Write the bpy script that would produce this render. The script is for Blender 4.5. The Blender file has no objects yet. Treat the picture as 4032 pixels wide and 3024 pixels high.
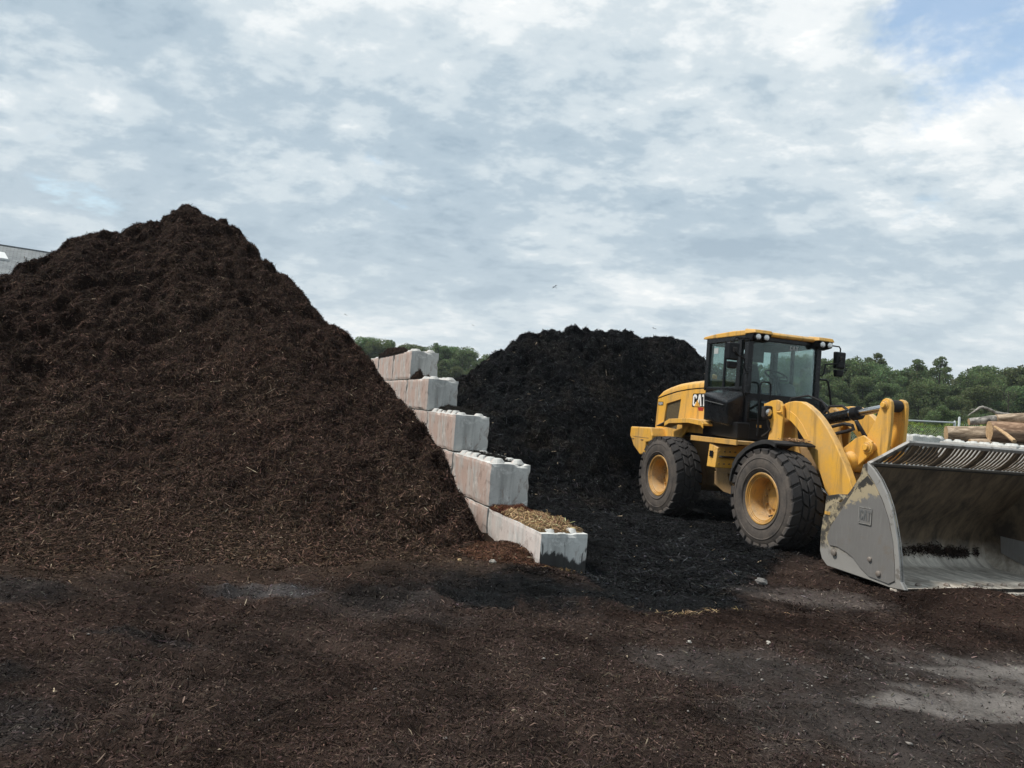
import bpy, bmesh, math, random
import numpy as np
from mathutils import Matrix, Vector

random.seed(7)
rng = np.random.default_rng(11)
scene = bpy.context.scene
col = scene.collection
R = math.radians

# ------------------------------------------------------------------ camera
PITCH, ROLL, EYE = R(2.08), R(4.47), 1.71
_f = Vector((0, math.cos(PITCH), math.sin(PITCH)))
_u0 = Vector((0, -math.sin(PITCH), math.cos(PITCH)))
_r0 = Vector((1, 0, 0))
_r = _r0 * math.cos(ROLL) + _u0 * math.sin(ROLL)
_u = -_r0 * math.sin(ROLL) + _u0 * math.cos(ROLL)
cam_data = bpy.data.cameras.new('camera')
cam = bpy.data.objects.new('camera', cam_data)
col.objects.link(cam)
cam.matrix_world = Matrix(((_r.x, _u.x, -_f.x, 0), (_r.y, _u.y, -_f.y, 0), (_r.z, _u.z, -_f.z, EYE), (0, 0, 0, 1)))
cam_data.sensor_width = 36.0
cam_data.lens = 710.0 / 1024.0 * 36.0
cam_data.clip_start = 0.05
cam_data.clip_end = 3000
scene.camera = cam

# ------------------------------------------------------------------ exposure
scene.view_settings.view_transform = 'Standard'
scene.view_settings.look = 'None'
scene.view_settings.exposure = 0.3
scene.view_settings.gamma = 1.0
scene.view_settings.use_curve_mapping = False
scene.cycles.max_bounces = 8
scene.cycles.transparent_max_bounces = 24
scene.cycles.use_denoising = True

# ------------------------------------------------------------------ sky and sun
SUN_AZ = R(-92)      # measured from +Y towards +X: light comes from the left
SUN_EL = R(57)
world = bpy.data.worlds.new('World')
scene.world = world
world.use_nodes = True
WN, WL = world.node_tree.nodes, world.node_tree.links
WN.clear()


def wn(kind, **kw):
    n = WN.new(kind)
    for k, v in kw.items():
        setattr(n, k, v)
    return n


def wmath(op, a, b=None, clamp=False):
    n = WN.new('ShaderNodeMath')
    n.operation = op
    n.use_clamp = clamp
    for i, s in enumerate((a, b)):
        if s is None:
            continue
        if isinstance(s, (int, float)):
            n.inputs[i].default_value = s
        else:
            WL.new(s, n.inputs[i])
    return n.outputs[0]


def wramp(fac, stops, interp='EASE'):
    n = WN.new('ShaderNodeValToRGB')
    n.color_ramp.interpolation = interp
    els = n.color_ramp.elements
    while len(els) < len(stops):
        els.new(0.5)
    for e, (p, c) in zip(els, stops):
        e.position = p
        e.color = (*c, 1) if len(c) == 3 else c
    WL.new(fac, n.inputs[0])
    return n.outputs[0]


def wnoise(vec, scale, detail, rough, dist=0.0):
    n = WN.new('ShaderNodeTexNoise')
    n.inputs['Scale'].default_value = scale
    n.inputs['Detail'].default_value = detail
    n.inputs['Roughness'].default_value = rough
    n.inputs['Distortion'].default_value = dist
    WL.new(vec, n.inputs['Vector'])
    return n.outputs['Fac']


w_tc = wn('ShaderNodeTexCoord')
w_sep = wn('ShaderNodeSeparateXYZ')
WL.new(w_tc.outputs['Generated'], w_sep.inputs[0])
w_z = wmath('ADD', wmath('MAXIMUM', w_sep.outputs[2], 0.0), 0.26)
w_px = wmath('DIVIDE', w_sep.outputs[0], w_z)
w_py = wmath('DIVIDE', w_sep.outputs[1], w_z)
w_cmb = wn('ShaderNodeCombineXYZ')
WL.new(w_px, w_cmb.inputs[0])
WL.new(w_py, w_cmb.inputs[1])


def wmap(rot, sx, sy, off):
    m = wn('ShaderNodeMapping')
    m.inputs['Location'].default_value = off
    m.inputs['Rotation'].default_value = (0, 0, rot)
    m.inputs['Scale'].default_value = (sx, sy, 1)
    WL.new(w_cmb.outputs[0], m.inputs['Vector'])
    return m.outputs[0]


# cloud relief: large banks, mid billows, fine wisps, drawn on a flat cloud deck
v_big = wmap(R(52), 0.60, 1.15, (7.7, 7.7, 0))
v_mid = wmap(R(55), 1.0, 1.35, (11.1, 6.2, 0))
n_big = wnoise(v_big, 0.8, 3, 0.5, 0.2)
n_mid = wnoise(v_mid, 2.1, 8, 0.6, 0.15)
n_fine = wnoise(v_mid, 7.5, 6, 0.62, 0.1)
relief = wmath('ADD', wmath('ADD', wmath('MULTIPLY', n_big, 0.38), wmath('MULTIPLY', n_mid, 0.37)), wmath('MULTIPLY', n_fine, 0.25))
cloud_col = wramp(relief, [(0.40, (0.35, 0.45, 0.54)), (0.465, (0.45, 0.55, 0.63)), (0.52, (0.62, 0.70, 0.75)), (0.57, (0.83, 0.87, 0.885)), (0.63, (1.06, 1.05, 1.02))])
# towards the horizon the deck flattens to an even pale grey
hz = wmath('MULTIPLY', wmath('SUBTRACT', 0.30, w_sep.outputs[2]), 3.1, clamp=True)
hz_mix = wn('ShaderNodeMix', data_type='RGBA')
WL.new(wmath('MULTIPLY', hz, 0.72), hz_mix.inputs['Factor'])
WL.new(cloud_col, hz_mix.inputs[6])
hz_mix.inputs[7].default_value = (0.63, 0.70, 0.735, 1)
# breaks in the deck where the blue shows
v_gap = wmap(R(20), 1.0, 1.0, (12.3, 7.2, 0))
n_gap = wnoise(v_gap, 1.9, 7, 0.62, 0.2)


def wpatch(d, lo, hi):
    """soft spot of the sky round direction d"""
    n = WN.new('ShaderNodeVectorMath')
    n.operation = 'DOT_PRODUCT'
    WL.new(w_tc.outputs['Generated'], n.inputs[0])
    n.inputs[1].default_value = Vector(d).normalized()
    m = WN.new('ShaderNodeMapRange')
    m.inputs[1].default_value = lo
    m.inputs[2].default_value = hi
    WL.new(n.outputs['Value'], m.inputs[0])
    return m.outputs[0]


gap = wmath('ADD', wpatch((0.6075, 0.981, 0.541), 0.962, 1.0), wmath('MULTIPLY', wpatch((-0.7027, 0.989, 0.3116), 0.990, 1.0), 0.45))
gap = wmath('ADD', gap, wmath('MULTIPLY', wpatch((-0.68, 0.993, 0.2075), 0.995, 1.0), 0.15))
gap_in = wmath('ADD', wmath('MULTIPLY', gap, 0.165), wmath('SUBTRACT', wmath('ADD', wmath('MULTIPLY', n_gap, 0.70), 0.15), wmath('MULTIPLY', n_mid, 0.18)))
cover = wramp(gap_in, [(0.525, (1, 1, 1)), (0.63, (0.15, 0.15, 0.15))])
sky = wn('ShaderNodeTexSky', sky_type='NISHITA')
sky.sun_disc = False
sky.sun_elevation = SUN_EL
sky.sun_rotation = SUN_AZ
sky.air_density = 1.6
sky.dust_density = 0.5
sky.ozone_density = 1.0
bg_sky = wn('ShaderNodeBackground')
bg_sky.inputs[1].default_value = 0.15
WL.new(sky.outputs[0], bg_sky.inputs[0])
bg_cloud = wn('ShaderNodeBackground')
bg_cloud.inputs[1].default_value = 0.88
WL.new(hz_mix.outputs[2], bg_cloud.inputs[0])
w_mix = wn('ShaderNodeMixShader')
WL.new(cover, w_mix.inputs[0])
WL.new(bg_sky.outputs[0], w_mix.inputs[1])
WL.new(bg_cloud.outputs[0], w_mix.inputs[2])
w_out = wn('ShaderNodeOutputWorld')
WL.new(w_mix.outputs[0], w_out.inputs[0])

sun_data = bpy.data.lights.new('sun', 'SUN')
sun_data.energy = 3.4
sun_data.angle = R(9)
sun_data.color = (1.0, 0.955, 0.89)
sun = bpy.data.objects.new('sun', sun_data)
col.objects.link(sun)
_sd = Vector((math.sin(SUN_AZ) * math.cos(SUN_EL), math.cos(SUN_AZ) * math.cos(SUN_EL), math.sin(SUN_EL)))
sun.rotation_euler = (-_sd).to_track_quat('-Z', 'Y').to_euler()
sun.location = (0, 0, 30)

# ------------------------------------------------------------------ materials
MATS = {}


class NT:
    def __init__(self, name):
        self.m = bpy.data.materials.new(name)
        self.m.use_nodes = True
        self.n = self.m.node_tree.nodes
        self.l = self.m.node_tree.links
        self.p = self.n['Principled BSDF']
        self.out = self.n['Material Output']
        self.tc = self.n.new('ShaderNodeTexCoord')
        MATS[name] = self.m

    def put(self, inp, v):
        s = self.p.inputs[inp] if isinstance(inp, str) else inp
        if hasattr(v, 'node'):
            self.l.new(v, s)
        elif isinstance(v, (tuple, list)):
            s.default_value = (*v, 1) if len(v) == 3 else v
        else:
            s.default_value = v

    def vec(self, space='Object', scale=(1, 1, 1), rot=(0, 0, 0), loc=(0, 0, 0)):
        m = self.n.new('ShaderNodeMapping')
        m.inputs['Scale'].default_value = scale
        m.inputs['Rotation'].default_value = rot
        m.inputs['Location'].default_value = loc
        self.l.new(self.tc.outputs[space], m.inputs['Vector'])
        return m.outputs[0]

    def noise(self, vec, scale, detail=4, rough=0.55, dist=0.0):
        n = self.n.new('ShaderNodeTexNoise')
        n.inputs['Scale'].default_value = scale
        n.inputs['Detail'].default_value = detail
        n.inputs['Roughness'].default_value = rough
        n.inputs['Distortion'].default_value = dist
        self.l.new(vec, n.inputs['Vector'])
        return n.outputs['Fac']

    def ramp(self, fac, stops, interp='LINEAR'):
        n = self.n.new('ShaderNodeValToRGB')
        n.color_ramp.interpolation = interp
        e = n.color_ramp.elements
        while len(e) < len(stops):
            e.new(0.5)
        for el, (p, c) in zip(e, stops):
            el.position = p
            if isinstance(c, (int, float)):
                c = (c, c, c)
            el.color = (*c, 1)
        self.l.new(fac, n.inputs[0])
        return n.outputs[0]

    def mix(self, fac, a, b, mode='MIX'):
        n = self.n.new('ShaderNodeMix')
        n.data_type = 'RGBA'
        n.blend_type = mode
        self.put(n.inputs['Factor'], fac)
        self.put(n.inputs[6], a)
        self.put(n.inputs[7], b)
        return n.outputs[2]

    def math(self, op, a, b=None, clamp=False):
        n = self.n.new('ShaderNodeMath')
        n.operation = op
        n.use_clamp = clamp
        self.put(n.inputs[0], a)
        if b is not None:
            self.put(n.inputs[1], b)
        return n.outputs[0]

    def sep(self, v):
        n = self.n.new('ShaderNodeSeparateXYZ')
        self.l.new(v, n.inputs[0])
        return n.outputs

    def attr(self, name):
        n = self.n.new('ShaderNodeAttribute')
        n.attribute_name = name
        return n.outputs['Color']

    def bump(self, h, strength=0.3, dist=0.02):
        n = self.n.new('ShaderNodeBump')
        n.inputs['Strength'].default_value = strength
        n.inputs['Distance'].default_value = dist
        self.l.new(h, n.inputs['Height'])
        self.l.new(n.outputs[0], self.p.inputs['Normal'])


def painted(name, base, dust, rough=0.42, dust_amt=0.45, scale=3.0, spec=0.5, metallic=0.0, chips=None, grime=0.0):
    t = NT(name)
    v = t.vec('Object')
    a = t.noise(v, scale, 6, 0.6)
    b = t.noise(v, scale * 9, 5, 0.65)
    f = t.ramp(t.math('ADD', t.math('MULTIPLY', a, 0.7), t.math('MULTIPLY', b, 0.3)), [(0.42, 0.06), (0.66, dust_amt)])
    c = t.mix(f, base, dust)
    if grime:
        up_ = t.sep(t.tc.outputs['Normal'])[2]
        c = t.mix(t.math('MULTIPLY', t.ramp(up_, [(0.35, 0.0), (0.9, 0.5)]), t.ramp(a, [(0.3, 0.4), (0.6, 1.0)])), c, (0.50, 0.40, 0.27))
        st = t.noise(t.vec('Object', (7, 7, 0.55)), 1.4, 6, 0.65, 0.3)
        c = t.mix(t.ramp(st, [(0.50, 0.0), (0.72, grime)]), c, tuple(x * 0.42 for x in dust))
        sp = t.noise(v, 46, 3, 0.6)
        big = t.noise(v, 1.3, 4, 0.6)
        c = t.mix(t.math('MULTIPLY', t.ramp(sp, [(0.60, 0.0), (0.66, 1.0)]), t.ramp(big, [(0.50, 0.0), (0.68, grime * 0.75)])), c, (0.07, 0.048, 0.03))
    if chips:
        g = t.ramp(t.noise(v, scale * 16, 3, 0.5), [(0.66, 0.0), (0.70, 0.75)])
        c = t.mix(g, c, chips)
    t.put('Base Color', c)
    t.put('Roughness', t.ramp(a, [(0.3, max(rough - 0.08, 0.05)), (0.7, min(rough + 0.2, 1))]))
    t.put('Metallic', metallic)
    t.put('Specular IOR Level', spec)
    t.bump(b, 0.06, 0.01)
    return t.m


painted('yellow_paint', (0.78, 0.41, 0.052), (0.50, 0.32, 0.14), 0.50, 0.68, 2.2, grime=0.75)
painted('yellow_dusty', (0.64, 0.345, 0.07), (0.36, 0.24, 0.12), 0.6, 0.65, 3.0, grime=0.7)
painted('rim_yellow', (0.58, 0.30, 0.055), (0.30, 0.20, 0.11), 0.6, 0.65, 5.0, grime=0.7)
painted('frame_dirty', (0.33, 0.20, 0.08), (0.14, 0.10, 0.07), 0.75, 0.8, 3.0)
painted('black_paint', (0.008, 0.009, 0.011), (0.03, 0.028, 0.026), 0.22, 0.25, 5.0, spec=0.3)
painted('black_satin', (0.009, 0.010, 0.012), (0.026, 0.024, 0.022), 0.38, 0.3, 6.0, spec=0.2)
painted('black_rubber', (0.020, 0.020, 0.021), (0.07, 0.065, 0.06), 0.8, 0.5, 5.0, spec=0.25)
painted('grey_plastic', (0.11, 0.115, 0.115), (0.16, 0.15, 0.14), 0.6, 0.4, 6.0)
painted('grille_mesh', (0.05, 0.037, 0.018), (0.16, 0.115, 0.05), 0.7, 0.7, 22.0)
painted('white_decal', (0.78, 0.78, 0.76), (0.6, 0.58, 0.52), 0.4, 0.2, 4.0)
painted('red_decal', (0.35, 0.02, 0.02), (0.3, 0.08, 0.05), 0.4, 0.2, 4.0)
painted('chrome', (0.62, 0.63, 0.64), (0.5, 0.48, 0.45), 0.14, 0.25, 4.0, metallic=1.0)
painted('lamp_glass', (0.62, 0.63, 0.62), (0.5, 0.5, 0.46), 0.22, 0.3, 30.0, metallic=0.85)
painted('galvanised', (0.52, 0.56, 0.55), (0.42, 0.44, 0.42), 0.45, 0.4, 5.0, metallic=0.3)
painted('green_glassfibre', (0.22, 0.30, 0.27), (0.3, 0.33, 0.3), 0.5, 0.3, 4.0)
painted('bolt_steel', (0.30, 0.27, 0.24), (0.20, 0.13, 0.09), 0.5, 0.6, 20.0, metallic=0.5)
painted('interior_light', (0.42, 0.44, 0.43), (0.35, 0.35, 0.33), 0.6, 0.3, 4.0)
painted('bird_feather', (0.03, 0.03, 0.035), (0.05, 0.05, 0.05), 0.7, 0.3, 8.0)
painted('white_trim', (0.68, 0.69, 0.68), (0.55, 0.56, 0.55), 0.5, 0.3, 4.0)
painted('siding', (0.45, 0.44, 0.41), (0.38, 0.37, 0.34), 0.7, 0.3, 3.0)


def make_glass():
    t = NT('cab_glass')
    tr = t.n.new('ShaderNodeBsdfTransparent')
    tr.inputs[0].default_value = (0.77, 0.84, 0.82, 1)
    gl = t.n.new('ShaderNodeBsdfGlossy')
    gl.inputs['Roughness'].default_value = 0.03
    gl.inputs[0].default_value = (0.9, 0.95, 0.95, 1)
    lw = t.n.new('ShaderNodeFresnel')
    lw.inputs[0].default_value = 1.55
    mx = t.n.new('ShaderNodeMixShader')
    f = t.math('ADD', t.math('MULTIPLY', lw.outputs[0], 0.38), t.ramp(t.noise(t.vec('Object'), 3, 4), [(0.4, 0.004), (0.75, 0.02)]), clamp=True)
    t.l.new(f, mx.inputs[0])
    t.l.new(tr.outputs[0], mx.inputs[1])
    t.l.new(gl.outputs[0], mx.inputs[2])
    t.l.new(mx.outputs[0], t.out.inputs[0])


make_glass()


def make_tyre():
    t = NT('tyre_rubber')
    v = t.vec('Object')
    a = t.noise(v, 4, 6, 0.62)
    b = t.noise(v, 40, 4, 0.6)
    s = t.sep(t.tc.outputs['Object'])
    rad = t.math('SQRT', t.math('ADD', t.math('POWER', s[0], 2.0), t.math('POWER', s[2], 2.0)))
    # dried dust cakes the flexing sidewall, the tread scrubs itself clean
    side = t.ramp(rad, [(0.66, 1.0), (0.72, 0.25)])
    f = t.math('MULTIPLY', t.ramp(t.math('ADD', t.math('MULTIPLY', a, 0.75), t.math('MULTIPLY', b, 0.25)), [(0.36, 0.25), (0.62, 1.0)]), side)
    t.put('Base Color', t.mix(f, (0.027, 0.027, 0.029), (0.118, 0.099, 0.084)))
    t.put('Roughness', 0.85)
    t.put('Specular IOR Level', 0.25)
    t.bump(b, 0.25, 0.006)


make_tyre()


def make_concrete(name, base, stain, stain_amt=0.8, splash=False):
    t = NT(name)
    v = t.vec('Object')
    a = t.noise(v, 2.3, 7, 0.62)
    fine = t.noise(v, 34, 4, 0.6)
    streak = t.noise(t.vec('Object', (9, 9, 0.7)), 1.0, 5, 0.6, 0.4)
    c = t.mix(t.ramp(a, [(0.35, 0.0), (0.7, 1.0)]), base, tuple(x * 0.72 for x in base))
    c = t.mix(t.ramp(streak, [(0.50, 0.0), (0.68, 0.75)]), c, tuple(x * 0.50 for x in base))
    c = t.mix(t.ramp(t.noise(v, 5.5, 6, 0.7, 0.8), [(0.56, 0.0), (0.64, 0.5)]), c, tuple(x * 1.28 for x in base))
    nrm = t.sep(t.tc.outputs['Normal'])
    sideface = t.ramp(t.math('MULTIPLY', nrm[0], -1.0), [(0.55, 0.0), (0.8, 1.0)])
    patch = t.ramp(t.noise(t.vec('Object', (1, 2.2, 1.0)), 1.9, 6, 0.65, 0.6), [(0.38, 0.12), (0.56, stain_amt)])
    c = t.mix(t.math('MULTIPLY', patch, sideface), c, stain)
    edge_ = t.noise(t.vec('Object', (2.5, 2.5, 1.2)), 3.0, 8, 0.75, 1.0)
    c = t.mix(t.ramp(edge_, [(0.55, 0.0), (0.63, 0.55)]), c, tuple(x * 0.48 for x in stain))
    pores = t.ramp(t.noise(v, 80, 2, 0.5), [(0.65, 0.0), (0.72, 0.5)])
    c = t.mix(pores, c, (0.16, 0.15, 0.14))
    if splash:
        s = t.sep(t.tc.outputs['Object'])
        front = t.ramp(t.math('MULTIPLY', nrm[1], -1.0), [(0.6, 0.0), (0.8, 1.0)])
        edge = t.math('ADD', s[2], t.math('MULTIPLY', t.noise(t.vec('Object', (1, 1, 0.5)), 9, 5, 0.6, 0.5), 0.34))
        edge = t.math('ADD', edge, t.math('MULTIPLY', s[0], 0.12))
        low = t.ramp(edge, [(0.53, 1.0), (0.56, 0.0)])
        drip = t.ramp(t.noise(t.vec('Object', (15, 1, 3.2), loc=(4.2, 0, 1.3)), 1.0, 2, 0.4, 0.6), [(0.60, 0.0), (0.625, 1.0)])
        drip = t.math('MULTIPLY', drip, t.ramp(s[2], [(0.46, 1.0), (0.52, 0.0)]))
        m = t.math('MULTIPLY', t.math('MAXIMUM', low, drip), front)
        c = t.mix(t.math('MULTIPLY', m, 0.93), c, (0.018, 0.016, 0.016))
    t.put('Base Color', c)
    t.put('Roughness', 0.9)
    t.put('Specular IOR Level', 0.2)
    t.bump(t.math('ADD', t.math('MULTIPLY', a, 0.6), t.math('MULTIPLY', fine, 0.4)), 0.35, 0.012)


make_concrete('concrete', (0.61, 0.605, 0.575), (0.49, 0.36, 0.305), 0.95)
make_concrete('concrete_splashed', (0.65, 0.65, 0.62), (0.66, 0.53, 0.475), 0.55, splash=True)
make_concrete('concrete_pale', (0.60, 0.60, 0.57), (0.45, 0.40, 0.36), 0.4)


def make_bucket_steel():
    # worn outside: bare grey steel with bits of old tan and black paint near the top
    t = NT('bucket_steel')
    v = t.vec('Object')
    s = t.sep(t.tc.outputs['Object'])
    a = t.noise(v, 3.0, 6, 0.6)
    fine = t.noise(t.vec('Object', (1.5, 1.5, 1.5), rot=(0, 0.6, 0)), 14, 6, 0.7)
    scr = t.noise(t.vec('Object', (30, 1, 2.0), rot=(0, 0.55, 0)), 1.5, 5, 0.7)
    c = t.mix(a, (0.235, 0.226, 0.215), (0.165, 0.157, 0.148))
    c = t.mix(t.ramp(scr, [(0.54, 0.0), (0.72, 0.28)]), c, (0.36, 0.345, 0.32))
    c = t.mix(t.ramp(t.noise(v, 4.5, 7, 0.7, 0.5), [(0.55, 0.0), (0.68, 0.5)]), c, (0.20, 0.155, 0.11))
    lim = t.math('ADD', s[2], t.math('MULTIPLY', t.math('SUBTRACT', t.noise(v, 13, 8, 0.75), 0.5), 0.42))
    # worn arc: paint survives high up and along the back
    back = t.math('ADD', lim, t.math('MULTIPLY', t.math('SUBTRACT', 1.95, s[0]), 0.42))
    back = t.math('MULTIPLY', back, 0.5)
    tan = t.ramp(back, [(0.475, 0.0), (0.49, 0.9)])
    c = t.mix(tan, c, (0.47, 0.385, 0.245))
    blk = t.ramp(back, [(0.545, 0.0), (0.56, 0.95)])
    c = t.mix(blk, c, (0.03, 0.03, 0.03))
    c = t.mix(t.ramp(fine, [(0.62, 0.0), (0.75, 0.5)]), c, (0.16, 0.13, 0.10))
    t.put('Base Color', c)
    t.put('Metallic', 0.25)
    t.put('Roughness', 0.55)
    t.bump(fine, 0.1, 0.01)
    # inside of the shell: mud-stained back, scoured bright floor
    t = NT('bucket_inside')
    v = t.vec('Object')
    s = t.sep(t.tc.outputs['Object'])
    a = t.noise(t.vec('Object', (2.0, 3.4, 1.2), rot=(0.75, 0, 0)), 1.8, 8, 0.70, 0.35)
    f2 = t.noise(v, 16, 5, 0.7)
    mud = t.mix(t.ramp(a, [(0.36, 0.0), (0.68, 1.0)]), (0.030, 0.021, 0.0135), (0.17, 0.122, 0.074))
    steel = t.mix(t.ramp(t.noise(t.vec('Object', (1.6, 5, 1)), 2.2, 7, 0.68, 0.6), [(0.36, 0.0), (0.62, 1.0)]), (0.74, 0.68, 0.59), (0.36, 0.315, 0.265))
    lim = t.math('ADD', s[2], t.math('MULTIPLY', t.math('SUBTRACT', t.noise(v, 2.6, 7, 0.68), 0.5), 0.30))
    fl = t.ramp(lim, [(0.16, 1.0), (0.30, 0.35), (0.44, 0.0)])
    c = t.mix(t.math('MULTIPLY', fl, t.ramp(t.noise(v, 3.5, 7, 0.7, 0.5), [(0.50, 1.0), (0.66, 0.35)])), mud, steel)
    t.put('Base Color', c)
    t.put('Roughness', 0.6)
    t.put('Metallic', 0.12)
    t.bump(f2, 0.25, 0.01)


make_bucket_steel()


def make_steel_extra():
    # side plate behind the wear plate: old tan paint, black where it flaked
    t = NT('bucket_paint')
    v = t.vec('Object')
    s = t.sep(t.tc.outputs['Object'])
    nz = t.noise(v, 6, 7, 0.68)
    nz2 = t.noise(v, 17, 8, 0.75)
    c = t.mix(t.ramp(t.math('ADD', t.math('MULTIPLY', nz, 0.6), t.math('MULTIPLY', nz2, 0.4)), [(0.45, 0.0), (0.53, 1.0)]), (0.40, 0.33, 0.21), (0.07, 0.063, 0.054))
    low = t.ramp(t.math('ADD', s[2], t.math('MULTIPLY', nz, 0.5)), [(0.50, 1.0), (0.62, 0.0)])
    c = t.mix(low, c, t.mix(t.noise(v, 4, 5), (0.34, 0.325, 0.30), (0.24, 0.23, 0.215)))
    t.put('Base Color', c)
    t.put('Roughness', 0.6)
    t.put('Metallic', 0.1)
    t.bump(nz, 0.2, 0.01)
    t = NT('bare_steel')
    v = t.vec('Object')
    nz = t.noise(v, 8, 7, 0.68)
    c = t.mix(t.noise(v, 2.5, 5), (0.40, 0.385, 0.36), (0.28, 0.27, 0.25))
    c = t.mix(t.ramp(nz, [(0.54, 0.0), (0.62, 0.7)]), c, (0.14, 0.12, 0.10))
    t.put('Base Color', c)
    t.put('Roughness', 0.5)
    t.put('Metallic', 0.25)
    t.bump(nz, 0.15, 0.01)


make_steel_extra()


def make_attr_mat(name, rough=0.9, noise_scale=30, noise_amt=0.5, bump=0.5, dist=0.02, translucent=0.0, rnd=0.0, spec=0.04):
    t = NT(name)
    c = t.attr('Col')
    v = t.vec('Object')
    n = t.noise(v, noise_scale, 6, 0.7)
    c = t.mix(t.ramp(n, [(0.3, 0.0), (0.72, 1.0)]), t.mix(noise_amt, c, (0, 0, 0)), t.mix(noise_amt * 0.6, c, t.mix(0.5, c, c, 'ADD')))
    if rnd:
        oi = t.n.new('ShaderNodeObjectInfo')
        hs = t.n.new('ShaderNodeHueSaturation')
        t.l.new(c, hs.inputs['Color'])
        t.l.new(t.math('ADD', t.math('MULTIPLY', oi.outputs['Random'], 0.05), 0.475), hs.inputs['Hue'])
        t.l.new(t.math('ADD', t.math('MULTIPLY', oi.outputs['Random'], rnd), 1.0 - rnd / 2), hs.inputs['Value'])
        c = hs.outputs[0]
    t.put('Base Color', c)
    t.put('Roughness', rough)
    t.put('Specular IOR Level', spec)
    if bump:
        t.bump(n, bump, dist)
    if translucent:
        tb = t.n.new('ShaderNodeBsdfTranslucent')
        t.l.new(c, tb.inputs[0])
        mx = t.n.new('ShaderNodeMixShader')
        mx.inputs[0].default_value = translucent
        t.l.new(t.p.outputs[0], mx.inputs[1])
        t.l.new(tb.outputs[0], mx.inputs[2])
        t.l.new(mx.outputs[0], t.out.inputs[0])
    return t.m


make_attr_mat('ground_soil', noise_scale=45, noise_amt=0.45, bump=0.7, dist=0.03)
make_attr_mat('pile_soil', noise_scale=40, noise_amt=0.5, bump=0.8, dist=0.04)
make_attr_mat('shred', rough=0.85, noise_amt=0.0, bump=0)
make_attr_mat('leaf', rough=0.6, noise_amt=0.0, bump=0, translucent=0.5, rnd=0.5)
make_attr_mat('stone', rough=0.9, noise_scale=20, noise_amt=0.3, bump=0.3)


def make_bark(name, c1, c2, scale=(2, 2, 14)):
    t = NT(name)
    n = t.noise(t.vec('Object', scale), 1.6, 7, 0.65, 0.5)
    pt = t.noise(t.vec('Object', (0.5 * scale[0], 0.5 * scale[1], 0.5 * scale[2])), 1.5, 6, 0.7, 0.8)
    t.put('Base Color', t.mix(t.ramp(pt, [(0.50, 0.0), (0.57, 0.75)]), t.ramp(n, [(0.34, c1), (0.66, c2)]), tuple(x * 0.9 for x in c1)))
    t.put('Roughness', 0.9)
    t.put('Specular IOR Level', 0.15)
    t.bump(n, 0.8, 0.03)


make_bark('bark_tan', (0.17, 0.125, 0.085), (0.58, 0.46, 0.34), (2.2, 6, 6))
make_bark('bark_red', (0.16, 0.095, 0.06), (0.52, 0.35, 0.235), (2.2, 7, 7))
make_bark('bark_pale', (0.12, 0.11, 0.10), (0.50, 0.47, 0.42), (5, 7, 7))
make_bark('bark_trunk', (0.04, 0.035, 0.03), (0.12, 0.10, 0.08), (4, 4, 0.7))
make_bark('wood_cut', (0.40, 0.26, 0.14), (0.55, 0.38, 0.22), (6, 6, 6))


def make_shingles():
    t = NT('shingles')
    b = t.n.new('ShaderNodeTexBrick')
    t.l.new(t.vec('Object'), b.inputs['Vector'])
    b.inputs['Scale'].default_value = 1.0
    b.inputs['Brick Width'].default_value = 0.30
    b.inputs['Row Height'].default_value = 0.14
    b.inputs['Mortar Size'].default_value = 0.012
    b.inputs['Color1'].default_value = (0.155, 0.17, 0.178, 1)
    b.inputs['Color2'].default_value = (0.235, 0.25, 0.255, 1)
    b.inputs['Mortar'].default_value = (0.07, 0.075, 0.08, 1)
    t.put('Base Color', t.mix(t.ramp(t.noise(t.vec('Object'), 1.2, 5), [(0.35, 0.0), (0.7, 0.35)]), b.outputs[0], (0.27, 0.28, 0.27)))
    t.put('Roughness', 0.9)
    t.bump(b.outputs['Fac'], -0.4, 0.02)


make_shingles()


# ------------------------------------------------------------------ mesh helpers
def link(o, parent=None):
    col.objects.link(o)
    if parent is not None:
        o.parent = parent
    return o


def tag(o, label=None, cat=None, group=None, kind=None):
    for k, v in (('label', label), ('category', cat), ('group', group), ('kind', kind)):
        if v:
            o[k] = v
    return o


def empty(name, loc=(0, 0, 0), rz=0.0, parent=None):
    o = bpy.data.objects.new(name, None)
    o.empty_display_size = 0.2
    link(o, parent)
    o.location = loc
    o.rotation_euler = (0, 0, rz)
    return o


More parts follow.
